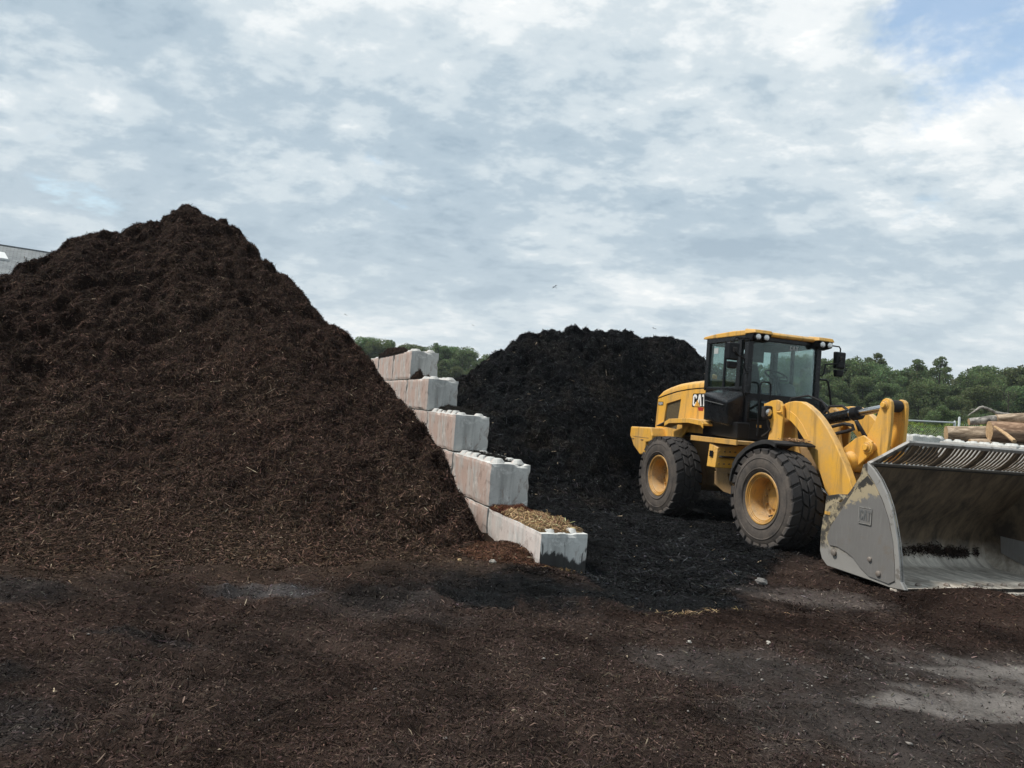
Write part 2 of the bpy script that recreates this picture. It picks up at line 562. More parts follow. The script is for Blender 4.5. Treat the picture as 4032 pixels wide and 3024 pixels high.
class MB:
    """collects shapes that become ONE mesh object"""

    def __init__(self):
        self.v, self.f, self.s = [], [], []

    def add(self, vs, fs, smooth=False):
        b = len(self.v)
        self.v += [tuple(p) for p in vs]
        self.f += [tuple(i + b for i in f) for f in fs]
        self.s += [smooth] * len(fs)
        return self

    def box(self, x0, x1, y0, y1, z0, z1):
        vs = [(x, y, z) for x in (x0, x1) for y in (y0, y1) for z in (z0, z1)]
        return self.add(vs, [(0, 1, 3, 2), (4, 6, 7, 5), (0, 4, 5, 1), (2, 3, 7, 6), (0, 2, 6, 4), (1, 5, 7, 3)])

    def hexa(self, vs):
        """8 corners: bottom ring then top ring"""
        return self.add(vs, [(3, 2, 1, 0), (4, 5, 6, 7), (0, 1, 5, 4), (1, 2, 6, 5), (2, 3, 7, 6), (3, 0, 4, 7)])

    def prism(self, pts, a0, a1, axis='y'):
        n = len(pts)

        def mk(p, a):
            return {'y': (p[0], a, p[1]), 'x': (a, p[0], p[1]), 'z': (p[0], p[1], a)}[axis]
        vs = [mk(p, a0) for p in pts] + [mk(p, a1) for p in pts]
        fs = [tuple(range(n)), tuple(reversed(range(n, 2 * n)))]
        fs += [(i, i + n, (i + 1) % n + n, (i + 1) % n) for i in range(n)]
        return self.add(vs, fs)

    def tube(self, path, r, n=10, caps=True):
        path = [Vector(p) for p in path]
        rs = r if isinstance(r, (list, tuple)) else [r] * len(path)
        vs, fs = [], []
        prev = None
        for i, p in enumerate(path):
            d = (path[min(i + 1, len(path) - 1)] - path[max(i - 1, 0)]).normalized()
            if prev is None:
                a = d.orthogonal().normalized()
            else:
                a = (prev - d * prev.dot(d)).normalized()
            prev = a
            b = d.cross(a)
            vs += [p + (a * math.cos(2 * math.pi * k / n) + b * math.sin(2 * math.pi * k / n)) * rs[i] for k in range(n)]
        for i in range(len(path) - 1):
            fs += [(i * n + k, i * n + (k + 1) % n, (i + 1) * n + (k + 1) % n, (i + 1) * n + k) for k in range(n)]
        self.add(vs, fs, True)
        if caps:
            self.add([vs[k] for k in range(n)], [tuple(reversed(range(n)))])
            self.add([vs[(len(path) - 1) * n + k] for k in range(n)], [tuple(range(n))])
        return self

    def lathe(self, prof, n=48, centre=(0, 0, 0), close=False):
        """profile of (radius, y) turned about the y axis"""
        vs, fs = [], []
        cx, cy, cz = centre
        for k in range(n):
            a = 2 * math.pi * k / n
            vs += [(cx + r * math.cos(a), cy + y, cz + r * math.sin(a)) for r, y in prof]
        m = len(prof)
        rng_ = m if close else m - 1
        for k in range(n):
            for j in range(rng_):
                j2 = (j + 1) % m
                fs.append((k * m + j, k * m + j2, ((k + 1) % n) * m + j2, ((k + 1) % n) * m + j))
        return self.add(vs, fs, True)

    def build(self, name, mat, parent=None, bevel=0.0, seg=2, loc=(0, 0, 0), angle=40, fix=True):
        me = bpy.data.meshes.new(name)
        me.from_pydata([tuple(p) for p in self.v], [], self.f)
        me.polygons.foreach_set('use_smooth', self.s)
        if fix:
            bm = bmesh.new()
            bm.from_mesh(me)
            bmesh.ops.remove_doubles(bm, verts=bm.verts, dist=1e-5)
            bmesh.ops.recalc_face_normals(bm, faces=bm.faces)
            bm.to_mesh(me)
            bm.free()
        if any(self.s):
            me.set_sharp_from_angle(angle=R(angle))
        me.materials.append(MATS[mat])
        o = link(bpy.data.objects.new(name, me), parent)
        o.location = loc
        if bevel:
            md = o.modifiers.new('bevel', 'BEVEL')
            md.width = bevel
            md.segments = seg
            md.limit_method = 'ANGLE'
            md.angle_limit = R(35)
        return o


def fast_mesh(name, V, F, mat, parent=None, colour=None, smooth=False):
    """numpy mesh: V (n,3), F (m,k)"""
    me = bpy.data.meshes.new(name)
    V = np.ascontiguousarray(V, dtype=np.float32)
    F = np.ascontiguousarray(F, dtype=np.int32)
    me.vertices.add(len(V))
    me.vertices.foreach_set('co', V.ravel())
    k = F.shape[1]
    me.loops.add(F.size)
    me.loops.foreach_set('vertex_index', F.ravel())
    me.polygons.add(len(F))
    me.polygons.foreach_set('loop_start', np.arange(0, F.size, k, dtype=np.int32))
    if smooth:
        me.polygons.foreach_set('use_smooth', np.ones(len(F), dtype=bool))
    if colour is not None:
        at = me.color_attributes.new('Col', 'FLOAT_COLOR', 'POINT')
        c = np.ones((len(V), 4), dtype=np.float32)
        c[:, :3] = colour
        at.data.foreach_set('color', c.ravel())
    me.update(calc_edges=True)
    me.materials.append(MATS[mat])
    o = link(bpy.data.objects.new(name, me), parent)
    return o


# ------------------------------------------------------------------ numpy noise
_perm = np.random.default_rng(3).permutation(256)
_perm = np.concatenate([_perm, _perm, _perm])
_grad = np.random.default_rng(4).normal(size=(256, 3))
_grad /= np.linalg.norm(_grad, axis=1)[:, None]


def perlin(P, f=1.0, seed=0.0):
    Q = np.asarray(P, dtype=np.float64) * f + seed
    I = np.floor(Q).astype(np.int64)
    D = Q - I
    I &= 255
    U = D * D * D * (D * (D * 6 - 15) + 10)
    out = 0
    for dx in (0, 1):
        for dy in (0, 1):
            for dz in (0, 1):
                h = _perm[_perm[_perm[(I[..., 0] + dx) & 255] + ((I[..., 1] + dy) & 255)] + ((I[..., 2] + dz) & 255)] & 255
                g = _grad[h]
                d = D - np.array([dx, dy, dz])
                w = (U[..., 0] if dx else 1 - U[..., 0]) * (U[..., 1] if dy else 1 - U[..., 1]) * (U[..., 2] if dz else 1 - U[..., 2])
                out = out + w * (g * d).sum(-1)
    return out * 1.6


def fbm(P, f, octaves=4, gain=0.5, seed=0.0):
    a, s = 1.0, 0.0
    for o in range(octaves):
        s = s + a * perlin(P, f * 2 ** o, seed + 17.3 * o)
        a *= gain
    return s


def P3(x, y, z=None):
    x, y = np.broadcast_arrays(np.asarray(x, float), np.asarray(y, float))
    return np.stack([x, y, np.zeros_like(x) if z is None else z], -1)


def sstep(a, b, x):
    t = np.clip((x - a) / (b - a), 0, 1)
    return t * t * (3 - 2 * t)

# ================================================================== GROUND AND PILES
WALL_AZ = R(-21.09)
WP = np.array([0.455, 8.055])
WD = np.array([math.sin(WALL_AZ), math.cos(WALL_AZ)])
WR = np.array([WD[1], -WD[0]])
WALL_Z = -0.257


def wall_side(x, y):
    return (x - WP[0]) * WR[0] + (y - WP[1]) * WR[1], (x - WP[0]) * WD[0] + (y - WP[1]) * WD[1]


def blob(x, y, cx, cy, rx, ry, ang=0.0):
    c, s = math.cos(ang), math.sin(ang)
    u = ((x - cx) * c + (y - cy) * s) / rx
    v = (-(x - cx) * s + (y - cy) * c) / ry
    return u * u + v * v


MOUNDS = [  # cx, cy, rx, ry, height, angle
    (3.35, 10.45, 0.22, 0.45, 0.10, 0.3), (2.45, 13.3, 0.22, 0.5, 0.12, 0.3), (3.75, 9.75, 0.35, 0.2, 0.07, 0.0), (1.9, 11.2, 0.7, 0.4, 0.08, 0.3), (1.2, 12.0, 0.8, 0.5, 0.12, 0.1),
    (4.95, 7.45, 0.75, 0.30, 0.15, -0.25), (5.6, 7.0, 0.9, 0.35, 0.12, -0.5), (2.2, 6.25, 1.1, 0.22, 0.045, 0.05),
    (4.3, 6.45, 1.3, 0.28, 0.07, 0.1), (0.75, 6.55, 0.35, 0.2, 0.06, 0.0), (-0.95, 6.35, 0.45, 0.3, 0.09, 0.2),
    (-2.2, 4.75, 0.5, 0.18, 0.05, 0.1), (-3.9, 5.5, 0.6, 0.4, 0.10, 0.0), (1.0, 4.1, 1.2, 0.12, 0.03, 0.25),
    (-0.6, 3.9, 1.3, 0.1, 0.03, -0.1), (2.6, 3.9, 0.8, 0.12, 0.03, 0.15), (1.2, 8.4, 0.7, 0.9, -0.13, 0.0),
    (-3.4, 4.2, 0.9, 0.3, 0.05, 0.3), (3.3, 5.0, 0.7, 0.14, 0.03, 0.1), (-1.2, 5.2, 0.8, 0.16, 0.04, 0.0),
    (0.2, 7.55, 0.9, 0.22, 0.05, -0.2), (1.0, 7.75, 0.5, 0.2, 0.04, -0.1)]


TRACKS = [(-3.9, 5.4, 1.60, 0.30, 0.040), (-3.0, 5.6, 1.46, 0.32, 0.044), (-2.05, 5.5, 1.70, 0.34, 0.044), (-1.1, 5.2, 1.42, 0.34, 0.042), (-0.15, 5.0, 1.62, 0.32, 0.036), (0.9, 5.0, 1.34, 0.30, 0.030), (2.2, 5.0, 1.85, 0.27, 0.014), (3.3, 5.0, 1.45, 0.27, 0.012)]


def gh(x, y):
    x = np.asarray(x, float)
    y = np.asarray(y, float)
    r = np.hypot(x, y)
    near = 1 - sstep(14, 45, r)
    h = near * (0.035 * fbm(P3(x, y), 0.45, 3, 0.5, 1.0) + 0.026 * fbm(P3(x, y), 2.2, 4, 0.55, 5.0) - 0.05 * np.clip(np.abs(fbm(P3(x * .8, y * 1.5), 0.9, 3, 0.5, 15.0)) - 0.22, -0.22, 0.3))
    h = h + near * (0.020 * fbm(P3(x * 0.7, y * 3.4), 1.6, 2, 0.5, 9.0) + 0.010 * fbm(P3(x * 0.6, y * 1.8), 5.5, 2, 0.6, 29.0))
    for x0, y0, ang, half, amp in TRACKS:
        ca, sa = math.cos(ang), math.sin(ang)
        s_ = (x - x0) * ca + (y - y0) * sa
        v_ = -(x - x0) * sa + (y - y0) * ca + 0.10 * np.sin(s_ * 0.6 + x0)
        band = np.exp(-(v_ / half) ** 6) * sstep(2.4, 3.2, y) * (1 - sstep(7.0, 7.9, y))
        worn = np.clip(0.6 + 1.2 * fbm(P3(x, y), 0.7, 2, 0.5, 93.0 + x0), 0.1, 1.2)
        h = h + near * band * amp * worn * (1.5 * np.abs(np.sin(math.pi * (s_ / 0.24) + 2.5 * np.abs(v_))) ** 0.7 + 0.25 * np.sin(2 * math.pi * (v_ / 0.2)) - 1.3) + near * 0.6 * amp * np.exp(-((np.abs(v_) - half * 1.15) / 0.09) ** 2) * (1 - sstep(7.0, 7.9, y))
    for cx, cy, rx, ry, hh, an in MOUNDS:
        h = h + hh * np.exp(-blob(x, y, cx, cy, rx, ry, an))
    # loader wheels have settled into the mulch; keep their ground level
    h = h * (1 - 0.3 * np.exp(-blob(x, y, 3.9, 11.5, 2.2, 3.0)))
    # rough black run-out between wall, pile and loader
    h = h + 0.035 * fbm(P3(x, y), 2.6, 4, 0.6, 66.0) * np.exp(-blob(x, y, 2.6, 10.6, 2.4, 3.2) ** 2)
    return h


C_BROWN = np.array([0.0372, 0.0258, 0.0212])
C_RED = np.array([0.0385, 0.0246, 0.0195])
C_TAN = np.array([0.048, 0.0318, 0.0222])
C_BLACK = np.array([0.0095, 0.0100, 0.0106])
C_GREY = np.array([0.057, 0.049, 0.045])
C_PALE = np.array([0.185, 0.168, 0.155])
C_DARK = np.array([0.024, 0.021, 0.020])
C_GRASS = np.array([0.055, 0.085, 0.025])


def zone(x, y):
    """real colour of what lies on the ground at (x, y); also how much loose mulch covers it"""
    w = 0.16 * fbm(P3(x, y), 1.5, 4, 0.55, 21.0) + 0.11 * fbm(P3(x, y), 7.0, 3, 0.6, 24.0)
    w2 = 0.5 * fbm(P3(x * 0.6, y * 2.2), 1.3, 4, 0.6, 33.0)
    c = np.tile(C_BROWN, (len(x), 1))
    cov = np.ones(len(x))

    def lay(m, colr, cover=None):
        nonlocal c, cov
        m = np.clip(m, 0, 1)[:, None]
        c = c * (1 - m) + colr * m
        if cover is not None:
            cov = cov * (1 - m[:, 0]) + cover * m[:, 0]

    red = sstep(-0.1, 0.5, fbm(P3(x, y), 0.55, 3, 0.5, 41.0))
    lay(0.6 * red, C_RED)
    # tan fines along the foot of the brown pile
    lay(0.85 * sstep(6.2, 8.0, np.hypot(x, y) + w * 3.0) * (x < 0.3), C_TAN)
    # dark spots
    for cx, cy, rx, ry in ((-3.7, 5.4, 0.55, 0.45), (-2.5, 3.45, 0.55, 0.35), (-0.95, 6.1, 0.5, 0.3), (-2.3, 4.7, 0.5, 0.12), (-3.0, 4.0, 0.5, 0.2)):
        lay(0.8 * (1 - sstep(0.35, 1.15, blob(x, y, cx, cy, rx, ry) + w * 2)), C_DARK)
    # black mulch carpet right of the wall and round its end
    ylow = np.interp(x, [-2.2, -1.5, -0.9, 0.0, 0.75, 1.4, 2.1, 2.6, 3.2, 3.9, 5.0, 7.0, 12.0], [7.9, 7.2, 6.3, 6.2, 6.35, 6.3, 6.55, 7.4, 8.5, 9.6, 10.3, 10.5, 11.0])
    sd, al = wall_side(x, y)
    yhigh = np.where(sd < 0.3, 7.55 - 0.1 * x, 99)
    lay(sstep(-0.35, 0.35, y - ylow + 2.2 * w) * (1 - sstep(-0.5, 0.35, y - yhigh + 1.5 * w)) * sstep(-1.9, 0.2, x + 2 * w), C_BLACK)
    # scraped bare dirt
    g = np.minimum.reduce([blob(x, y, 2.9, 4.45, 1.55, 0.85, 0.12), blob(x, y, 1.75, 5.15, 0.8, 0.45), blob(x, y, 4.0, 5.45, 1.6, 0.55), blob(x, y, 3.1, 3.6, 1.2, 0.5)])
    lay(0.8 * (1 - sstep(0.2, 1.25, g + 2.6 * w)), C_GREY, 0.35)
    p = np.minimum.reduce([blob(x, y, 4.0, 5.45, 1.0, 0.36, 0.05), blob(x, y, 3.2, 4.75, 0.7, 0.28, 0.1), blob(x, y, 2.75, 3.55, 0.5, 0.2)])
    lay(0.85 * (1 - sstep(0.2, 1.3, p + 2.2 * w2 + 2.0 * w)), C_PALE, 0.14)
    lay(0.55 * (1 - sstep(0.3, 1.2, blob(x, y, 3.3, 7.5, 0.9, 0.5, -0.2) + 2 * w)), C_GREY * 1.5, 0.4)
    lay(0.45 * (1 - sstep(0.1, 1.3, blob(x, y, -2.0, 6.1, 0.55, 0.26, 0.1) + 3.5 * w)), np.array([0.085, 0.088, 0.092]), 0.6)
    lay(0.35 * (1 - sstep(0.3, 1.2, blob(x, y, -0.8, 5.9, 0.9, 0.3, -0.1) + 2 * w2)), C_DARK * 1.6, 0.6)
    # mulch ridge and mound pushed up by the bucket
    ridge = np.minimum.reduce([blob(x, y, 2.2, 6.25, 1.3, 0.3, 0.05), blob(x, y, 4.3, 6.45, 1.5, 0.32, 0.1), blob(x, y, 5.0, 7.4, 0.9, 0.42, -0.25), blob(x, y, 5.6, 7.0, 1.0, 0.45, -0.5)])
    lay(0.9 * (1 - sstep(0.5, 1.3, ridge + 1.6 * w)), C_RED * 0.72, 1.0)
    # colour mottling, damp and dry, that also stands in for the shading of clods
    c = c * np.clip(1 + 0.55 * fbm(P3(x, y * 1.5), 1.3, 4, 0.6, 55.0), 0.45, 1.7)[:, None]
    far = sstep(20.5, 24, y)
    lay(far, C_GRASS, 0.0)
    return c, cov


def make_ground():
    az = np.unique(np.concatenate([np.arange(-0.80, 0.80, 0.0068), np.linspace(0.80, 2 * math.pi - 0.80, 70)]))
    r = [0.6]
    while r[-1] < 26:
        r.append(r[-1] * (1.0075 if r[-1] < 9 else 1.012))
    while r[-1] < 1400:
        r.append(r[-1] * 1.13)
    r = np.array([0.01] + r)
    A, RR = np.meshgrid(az, r)
    X, Y = RR * np.sin(A), RR * np.cos(A)
    Z = gh(X, Y)
    V = np.stack([X, Y, Z], -1).reshape(-1, 3)
    nr, na = A.shape
    i, j = np.meshgrid(np.arange(nr - 1), np.arange(na), indexing='ij')
    j2 = (j + 1) % na
    F = np.stack([i * na + j, (i + 1) * na + j, (i + 1) * na + j2, i * na + j2], -1).reshape(-1, 4)
    F = F[:, ::-1]
    c, cov = zone(V[:, 0], V[:, 1])
    o = fast_mesh('ground', V, F, 'ground_soil', colour=c, smooth=True)
    tag(o, kind='structure')
    return o


make_ground()

BROWN = [(-1.15, 8.6, 0.05), (-1.0, 9.0, 0.75), (-0.8629, 9.60, 1.35), (-0.8083, 10.60, 1.75), (-0.7450, 11.60, 2.184), (-0.6918, 12.40, 2.626), (-0.6331, 13.00, 3.104),
         (-0.6084, 13.20, 3.362), (-0.5826, 13.50, 3.627), (-0.5722, 13.60, 3.842), (-0.5449, 13.80, 4.086), (-0.5228, 14.00, 4.141),
         (-0.4988, 14.20, 4.381), (-0.4787, 14.30, 4.496), (-0.4641, 14.50, 4.748), (-0.4518, 14.50, 4.929), (-0.4325, 14.40, 4.857),
         (-0.4066, 14.20, 4.664), (-0.3868, 14.00, 4.610), (-0.3653, 13.60, 4.298), (-0.3367, 13.10, 3.851), (-0.3047, 12.60, 3.427),
         (-0.2720, 12.10, 3.023), (-0.2525, 11.80, 2.828), (-0.2128, 11.30, 2.464), (-0.1778, 10.70, 1.975), (-0.1505, 10.30, 1.743),
         (-0.1116, 9.80, 1.307), (-0.0897, 9.50, 1.027), (-0.0561, 9.00, 0.561), (-0.0296, 8.60, 0.212), (-0.0141, 8.35, 0.03), (0.004, 8.2, -0.08)]
BROWN_FOOT = [(-1.15, 8.2), (-0.85, 8.15), (-0.759, 8.20), (-0.607, 8.55), (-0.465, 8.36), (-0.299, 8.19), (-0.114, 8.10), (-0.05, 8.1), (-0.02, 8.1), (0.004, 8.05)]
BLACK = [(-0.20, 15.6, 0.4), (-0.1294, 16.2, 1.39), (-0.079, 16.4, 2.304), (-0.0577, 16.7, 2.617), (-0.033, 17.0, 2.946), (-0.0112, 17.3, 3.225), (0.0103, 17.6, 3.571),
         (0.0426, 18, 3.74), (0.0812, 18.4, 3.932), (0.1201, 18.9, 3.992), (0.1523, 19.5, 4.066), (0.1848, 20.2, 3.954), (0.2161, 20.6, 4.062),
         (0.235, 20.7, 4.001), (0.2479, 20.7, 3.818), (0.2677, 20.5, 3.364), (0.2938, 20.3, 2.742), (0.3253, 19.8, 2.143), (0.3616, 19.2, 1.5),
         (0.3963, 18.5, 0.9), (0.4297, 17.8, 0.4), (0.47, 17.2, -0.05)]
BLACK_FOOT = [(-0.20, 12.0), (-0.119, 12.0), (0.01, 12.3), (0.074, 12.7), (0.13, 13.3), (0.17, 14.3), (0.2, 15.2), (0.25, 16.1), (0.30, 16.3), (0.40, 16.2), (0.47, 16.4)]


def grid_normals(G):
    du = np.gradient(G, axis=1)
    dv = np.gradient(G, axis=0)
    n = np.cross(du, dv)
    n /= np.linalg.norm(n, axis=-1, keepdims=True) + 1e-9
    n[n[..., 2] < 0] *= -1
    return n


def sample_grid(G, Nn, n, weight=None):
    a = np.linalg.norm(np.cross(G[1:, :-1] - G[:-1, :-1], G[:-1, 1:] - G[:-1, :-1]), axis=-1)
    if weight is not None:
        a = a * weight[:-1, :-1]
    p = (a / a.sum()).ravel()
    k = rng.choice(p.size, n, p=p)
    i, j = np.unravel_index(k, a.shape)
    u, v = rng.random(n)[:, None], rng.random(n)[:, None]

    def bl(T):
        return (T[i, j] * (1 - u) * (1 - v) + T[i + 1, j] * u * (1 - v) + T[i, j + 1] * (1 - u) * v + T[i + 1, j + 1] * u * v)
    nn = bl(Nn)
    nn /= np.linalg.norm(nn, axis=1)[:, None] + 1e-9
    return bl(G), nn, i


def shred_mesh(P, N, ln, wd, lift, bend=True):
    n = len(P)
    d = rng.normal(size=(n, 3))
    d -= N * (d * N).sum(1)[:, None]
    d /= np.linalg.norm(d, axis=1)[:, None] + 1e-9
    d += N * (rng.random(n) ** 2 * lift)[:, None] * rng.choice([-0.35, 1], n)[:, None]
    d /= np.linalg.norm(d, axis=1)[:, None]
    s = np.cross(N, d)
    s += N * rng.normal(0, 0.45, n)[:, None]
    s /= np.linalg.norm(s, axis=1)[:, None] + 1e-9
    L = (ln / 2)[:, None]
    W = (wd / 2)[:, None]
    C = P + N * (0.2 * wd + 0.02 * rng.random(n))[:, None]
    if bend:
        up = N * (ln * rng.normal(0.03, 0.06, n))[:, None]
        V = np.stack([C - d * L - s * W * 0.5 - up, C - d * L + s * W * 0.5 - up, C + s * W + up, C - s * W + up,
                      C + d * L + s * W * 0.4 - up, C + d * L - s * W * 0.4 - up], 1)
        b = np.arange(n)[:, None] * 6
        F = np.concatenate([b + np.array([0, 1, 2, 3]), b + np.array([3, 2, 4, 5])])
        return V.reshape(-1, 3), F, 6
    V = np.stack([C - d * L - s * W * 0.6, C - d * L + s * W * 0.6, C + d * L + s * W, C + d * L - s * W], 1)
    b = np.arange(n)[:, None] * 4
    return V.reshape(-1, 3), b + np.array([0, 1, 2, 3]), 4


def shred_colours(base, n, spread=0.55, pale=0.006, palecol=(0.30, 0.24, 0.17)):
    k = np.exp(rng.normal(0, spread, n))[:, None]
    c = base * k
    c = c * (1 + rng.normal(0, 0.06, (n, 3)))
    m = rng.random(n) < pale
    c[m] = np.array(palecol) * (0.5 + rng.random((m.sum(), 1)))
    return np.clip(c, 0.003, 0.6)


def make_shreds(name, P, N, base, ln, wd, lift, parent=None, spread=0.55, pale=0.006, bend=True, mat='shred', palecol=(0.30, 0.24, 0.17)):
    V, F, k = shred_mesh(P, N, ln, wd, lift, bend)
    c = shred_colours(base, len(P), spread, pale, palecol)
    o = fast_mesh(name, V, F, mat, parent, np.repeat(c, k, axis=0))
    o['kind'] = 'stuff'
    return o


def polar_pile(name, table, foot, naz, nf, nb, seed, back, lump, clip):
    T, Ft = np.array(table), np.array(foot)
    az = np.linspace(T[0, 0], T[-1, 0], naz)
    rc = np.interp(az, T[:, 0], T[:, 1])
    hc = np.interp(az, T[:, 0], T[:, 2])
    r0 = np.interp(az, Ft[:, 0], Ft[:, 1])
    ker = np.hanning(9)
    ker /= ker.sum()
    for arr in (rc, r0):
        arr[:] = np.convolve(np.pad(arr, 4, mode='edge'), ker, 'valid')
    s = np.concatenate([np.linspace(-0.30, 0.0, 14)[:-1], np.linspace(0, 1, nf)])
    prof = np.where(s < 0, 0, s + 0.03 * np.sin(s * math.pi * 2) * -1)
    # the foot flares out gently into the yard
    fl_ = s + 0.02
    prof = np.where(s < 0.16, np.where(s > -0.22, 0.145 * ((s + 0.22) / 0.38) ** 2 - 0.002, -0.02 - (-0.22 - s) * 1.2), prof)
    rows_r = [r0 + si * (rc - r0) for si in s]
    rows_h = [np.where(hc > 0.1, hc, 0.1) * pi_ if si < 0.16 else hc * pi_ for si, pi_ in zip(s, prof)]
    for b in np.linspace(0.08, 7.5, nb):
        rows_r.append(rc + b)
        rows_h.append(hc - back * b * (b + 0.25) / (b + 0.6))
    RR, HH = np.array(rows_r), np.array(rows_h)
    G = np.stack([RR * np.sin(az), RR * np.cos(az), HH], -1)
    rad = np.stack([np.sin(az), np.cos(az), 0 * az], -1)[None]
    tt = np.concatenate([s, np.ones(nb)])[:, None]
    lumpm = lump(G[..., 0], G[..., 1], tt + 0 * HH)
    big = fbm(G, 0.8, 2, 0.5, seed)
    mid = 0.5 - np.abs(fbm(G, 2.1, 4, 0.6, seed + 3)) * 1.5
    fine = fbm(G, 6.0, 3, 0.6, seed + 7)
    dsp = 0.12 * big + lumpm * mid + 0.034 * fine
    dirv = np.array([0, 0, 0.85]) - 0.55 * rad
    G = G + dsp[..., None] * dirv * sstep(-0.1, 0.12, tt)[..., None]
    sd, al = wall_side(G[..., 0], G[..., 1])
    G[..., 2] = np.where(clip(sd, al), np.minimum(G[..., 2], -0.4), G[..., 2])
    nr, na = RR.shape
    i, j = np.meshgrid(np.arange(nr - 1), np.arange(na - 1), indexing='ij')
    F = np.stack([i * na + j, i * na + j + 1, (i + 1) * na + j + 1, (i + 1) * na + j], -1).reshape(-1, 4)
    return G, F, tt, len(s)


# ---- brown pile
def lump_brown(x, y, t):
    ul = sstep(0.35, 0.62, t + 0.05 * (-(x + 5.5))) * (1 - 0.45 * sstep(-4.6, -3.2, x))
    return 0.06 + 0.10 * ul


G, F, TT, NS = polar_pile('b', BROWN, BROWN_FOOT, 330, 150, 26, 2.0, 0.42, lump_brown, lambda s_, a_: (s_ > -0.02) & (a_ > -0.2))
tanm = np.clip(0.45 * (1 - sstep(0.02, 0.22, TT + 0.12 * fbm(G, 0.7, 3, 0.5, 50.0))) + 0.75 * sstep(0.1, 0.55, fbm(G * np.array([1.0, 0.45, 0.6]), 0.75, 4, 0.55, 61.0)) * (1 - sstep(0.45, 0.8, TT)), 0, 1)
_az = np.arctan2(G[..., 0], G[..., 1])
tanm = np.clip(tanm + 0.9 * np.exp(-((_az + 0.435 + 0.05 * (TT - 0.6)) / 0.05) ** 2) * np.exp(-((TT - 0.55) / 0.2) ** 2) * np.clip(0.6 + fbm(G, 1.6, 3, 0.6, 91.0), 0, 1.2), 0, 1)
redm = 0.5 * sstep(0.0, 0.5, fbm(G, 0.9, 3, 0.5, 71.0))
top_dark = sstep(0.35, 0.75, TT + 0.2 * fbm(G, 0.6, 3, 0.5, 77.0))
CB = np.array([0.0380, 0.0240, 0.0178])
PC = CB * (1 - tanm[..., None]) + np.array([0.050, 0.0325, 0.0232]) * tanm[..., None]
PC = PC * (1 - redm[..., None]) + np.array([0.041, 0.0245, 0.0178]) * redm[..., None]
PC = PC * (1 - 0.14 * top_dark[..., None])
pile = fast_mesh('mulch_pile', G.reshape(-1, 3), F, 'pile_soil', colour=PC.reshape(-1, 3) * 0.62, smooth=True)
tag(pile, 'tall pointed heap of dark brown shredded bark mulch left of the concrete blocks', 'mulch pile')
Nn = grid_normals(G)
wt = np.ones(G.shape[:2])
wt[NS + 3:] = 0.0
wt[:4] = 0.0
wt *= (np.arctan2(G[..., 0], G[..., 1]) > -0.90) * 0.97 + 0.03
wt *= (G[..., 2] > -0.25)
n = 290000
SP, SN, SI = sample_grid(G, Nn, n, wt)
kk = np.clip(((np.arctan2(SP[:, 0], SP[:, 1]) - BROWN[0][0]) / (BROWN[-1][0] - BROWN[0][0]) * (G.shape[1] - 1)).astype(int), 0, G.shape[1] - 1)
ln = np.clip(np.exp(rng.normal(math.log(0.040), 0.5, n)), 0.012, 0.18)
make_shreds('bark_shreds', SP, SN, PC[SI, kk] * 1.12, ln, 0.005 + 0.008 * rng.random(n) ** 1.5, 1.1, pile, 0.60, 0.002, bend=False)

# ---- black pile
G, F, TT, NS = polar_pile('k', BLACK, BLACK_FOOT, 260, 130, 22, 5.0, 0.5, lambda x, y, t: 0.07 + 0.08 * sstep(0.3, 0.8, t), lambda s_, a_: (s_ < 0.60) & (a_ > -0.2) & (a_ < 14))
# a bench half way up, where the loader last dug
G[..., 2] += 0.22 * np.exp(-((TT - 0.42) / 0.13) ** 2) - 0.14 * np.exp(-((TT - 0.66) / 0.12) ** 2)
KC = np.tile(np.array([0.0085, 0.0088, 0.0092]), (*G.shape[:2], 1))
brn = 0.5 * sstep(0.0, 0.6, fbm(G, 0.8, 4, 0.55, 88.0)) * (1 - 0.6 * sstep(0.3, 0.8, TT))
KC = KC * (1 - brn[..., None]) + np.array([0.024, 0.019, 0.014]) * brn[..., None]
kpile = fast_mesh('mulch_pile', G.reshape(-1, 3), F, 'pile_soil', colour=KC.reshape(-1, 3) * 0.7, smooth=True)
tag(kpile, 'broad heap of black dyed mulch behind the yellow loader', 'mulch pile')
Nn = grid_normals(G)
wt = np.ones(G.shape[:2])
wt[NS + 3:] = 0.0
wt[:3] = 0.0
wt *= (G[..., 2] > -0.25)
n = 130000
SP, SN, SI = sample_grid(G, Nn, n, wt)
kk = np.clip(((np.arctan2(SP[:, 0], SP[:, 1]) - BLACK[0][0]) / (BLACK[-1][0] - BLACK[0][0]) * (G.shape[1] - 1)).astype(int), 0, G.shape[1] - 1)
ln = np.clip(np.exp(rng.normal(math.log(0.075), 0.4, n)), 0.03, 0.22)
make_shreds('bark_shreds', SP, SN, KC[SI, kk] * 1.25, ln, 0.009 + 0.010 * rng.random(n), 0.9, kpile, 0.65, 0.002, bend=False)

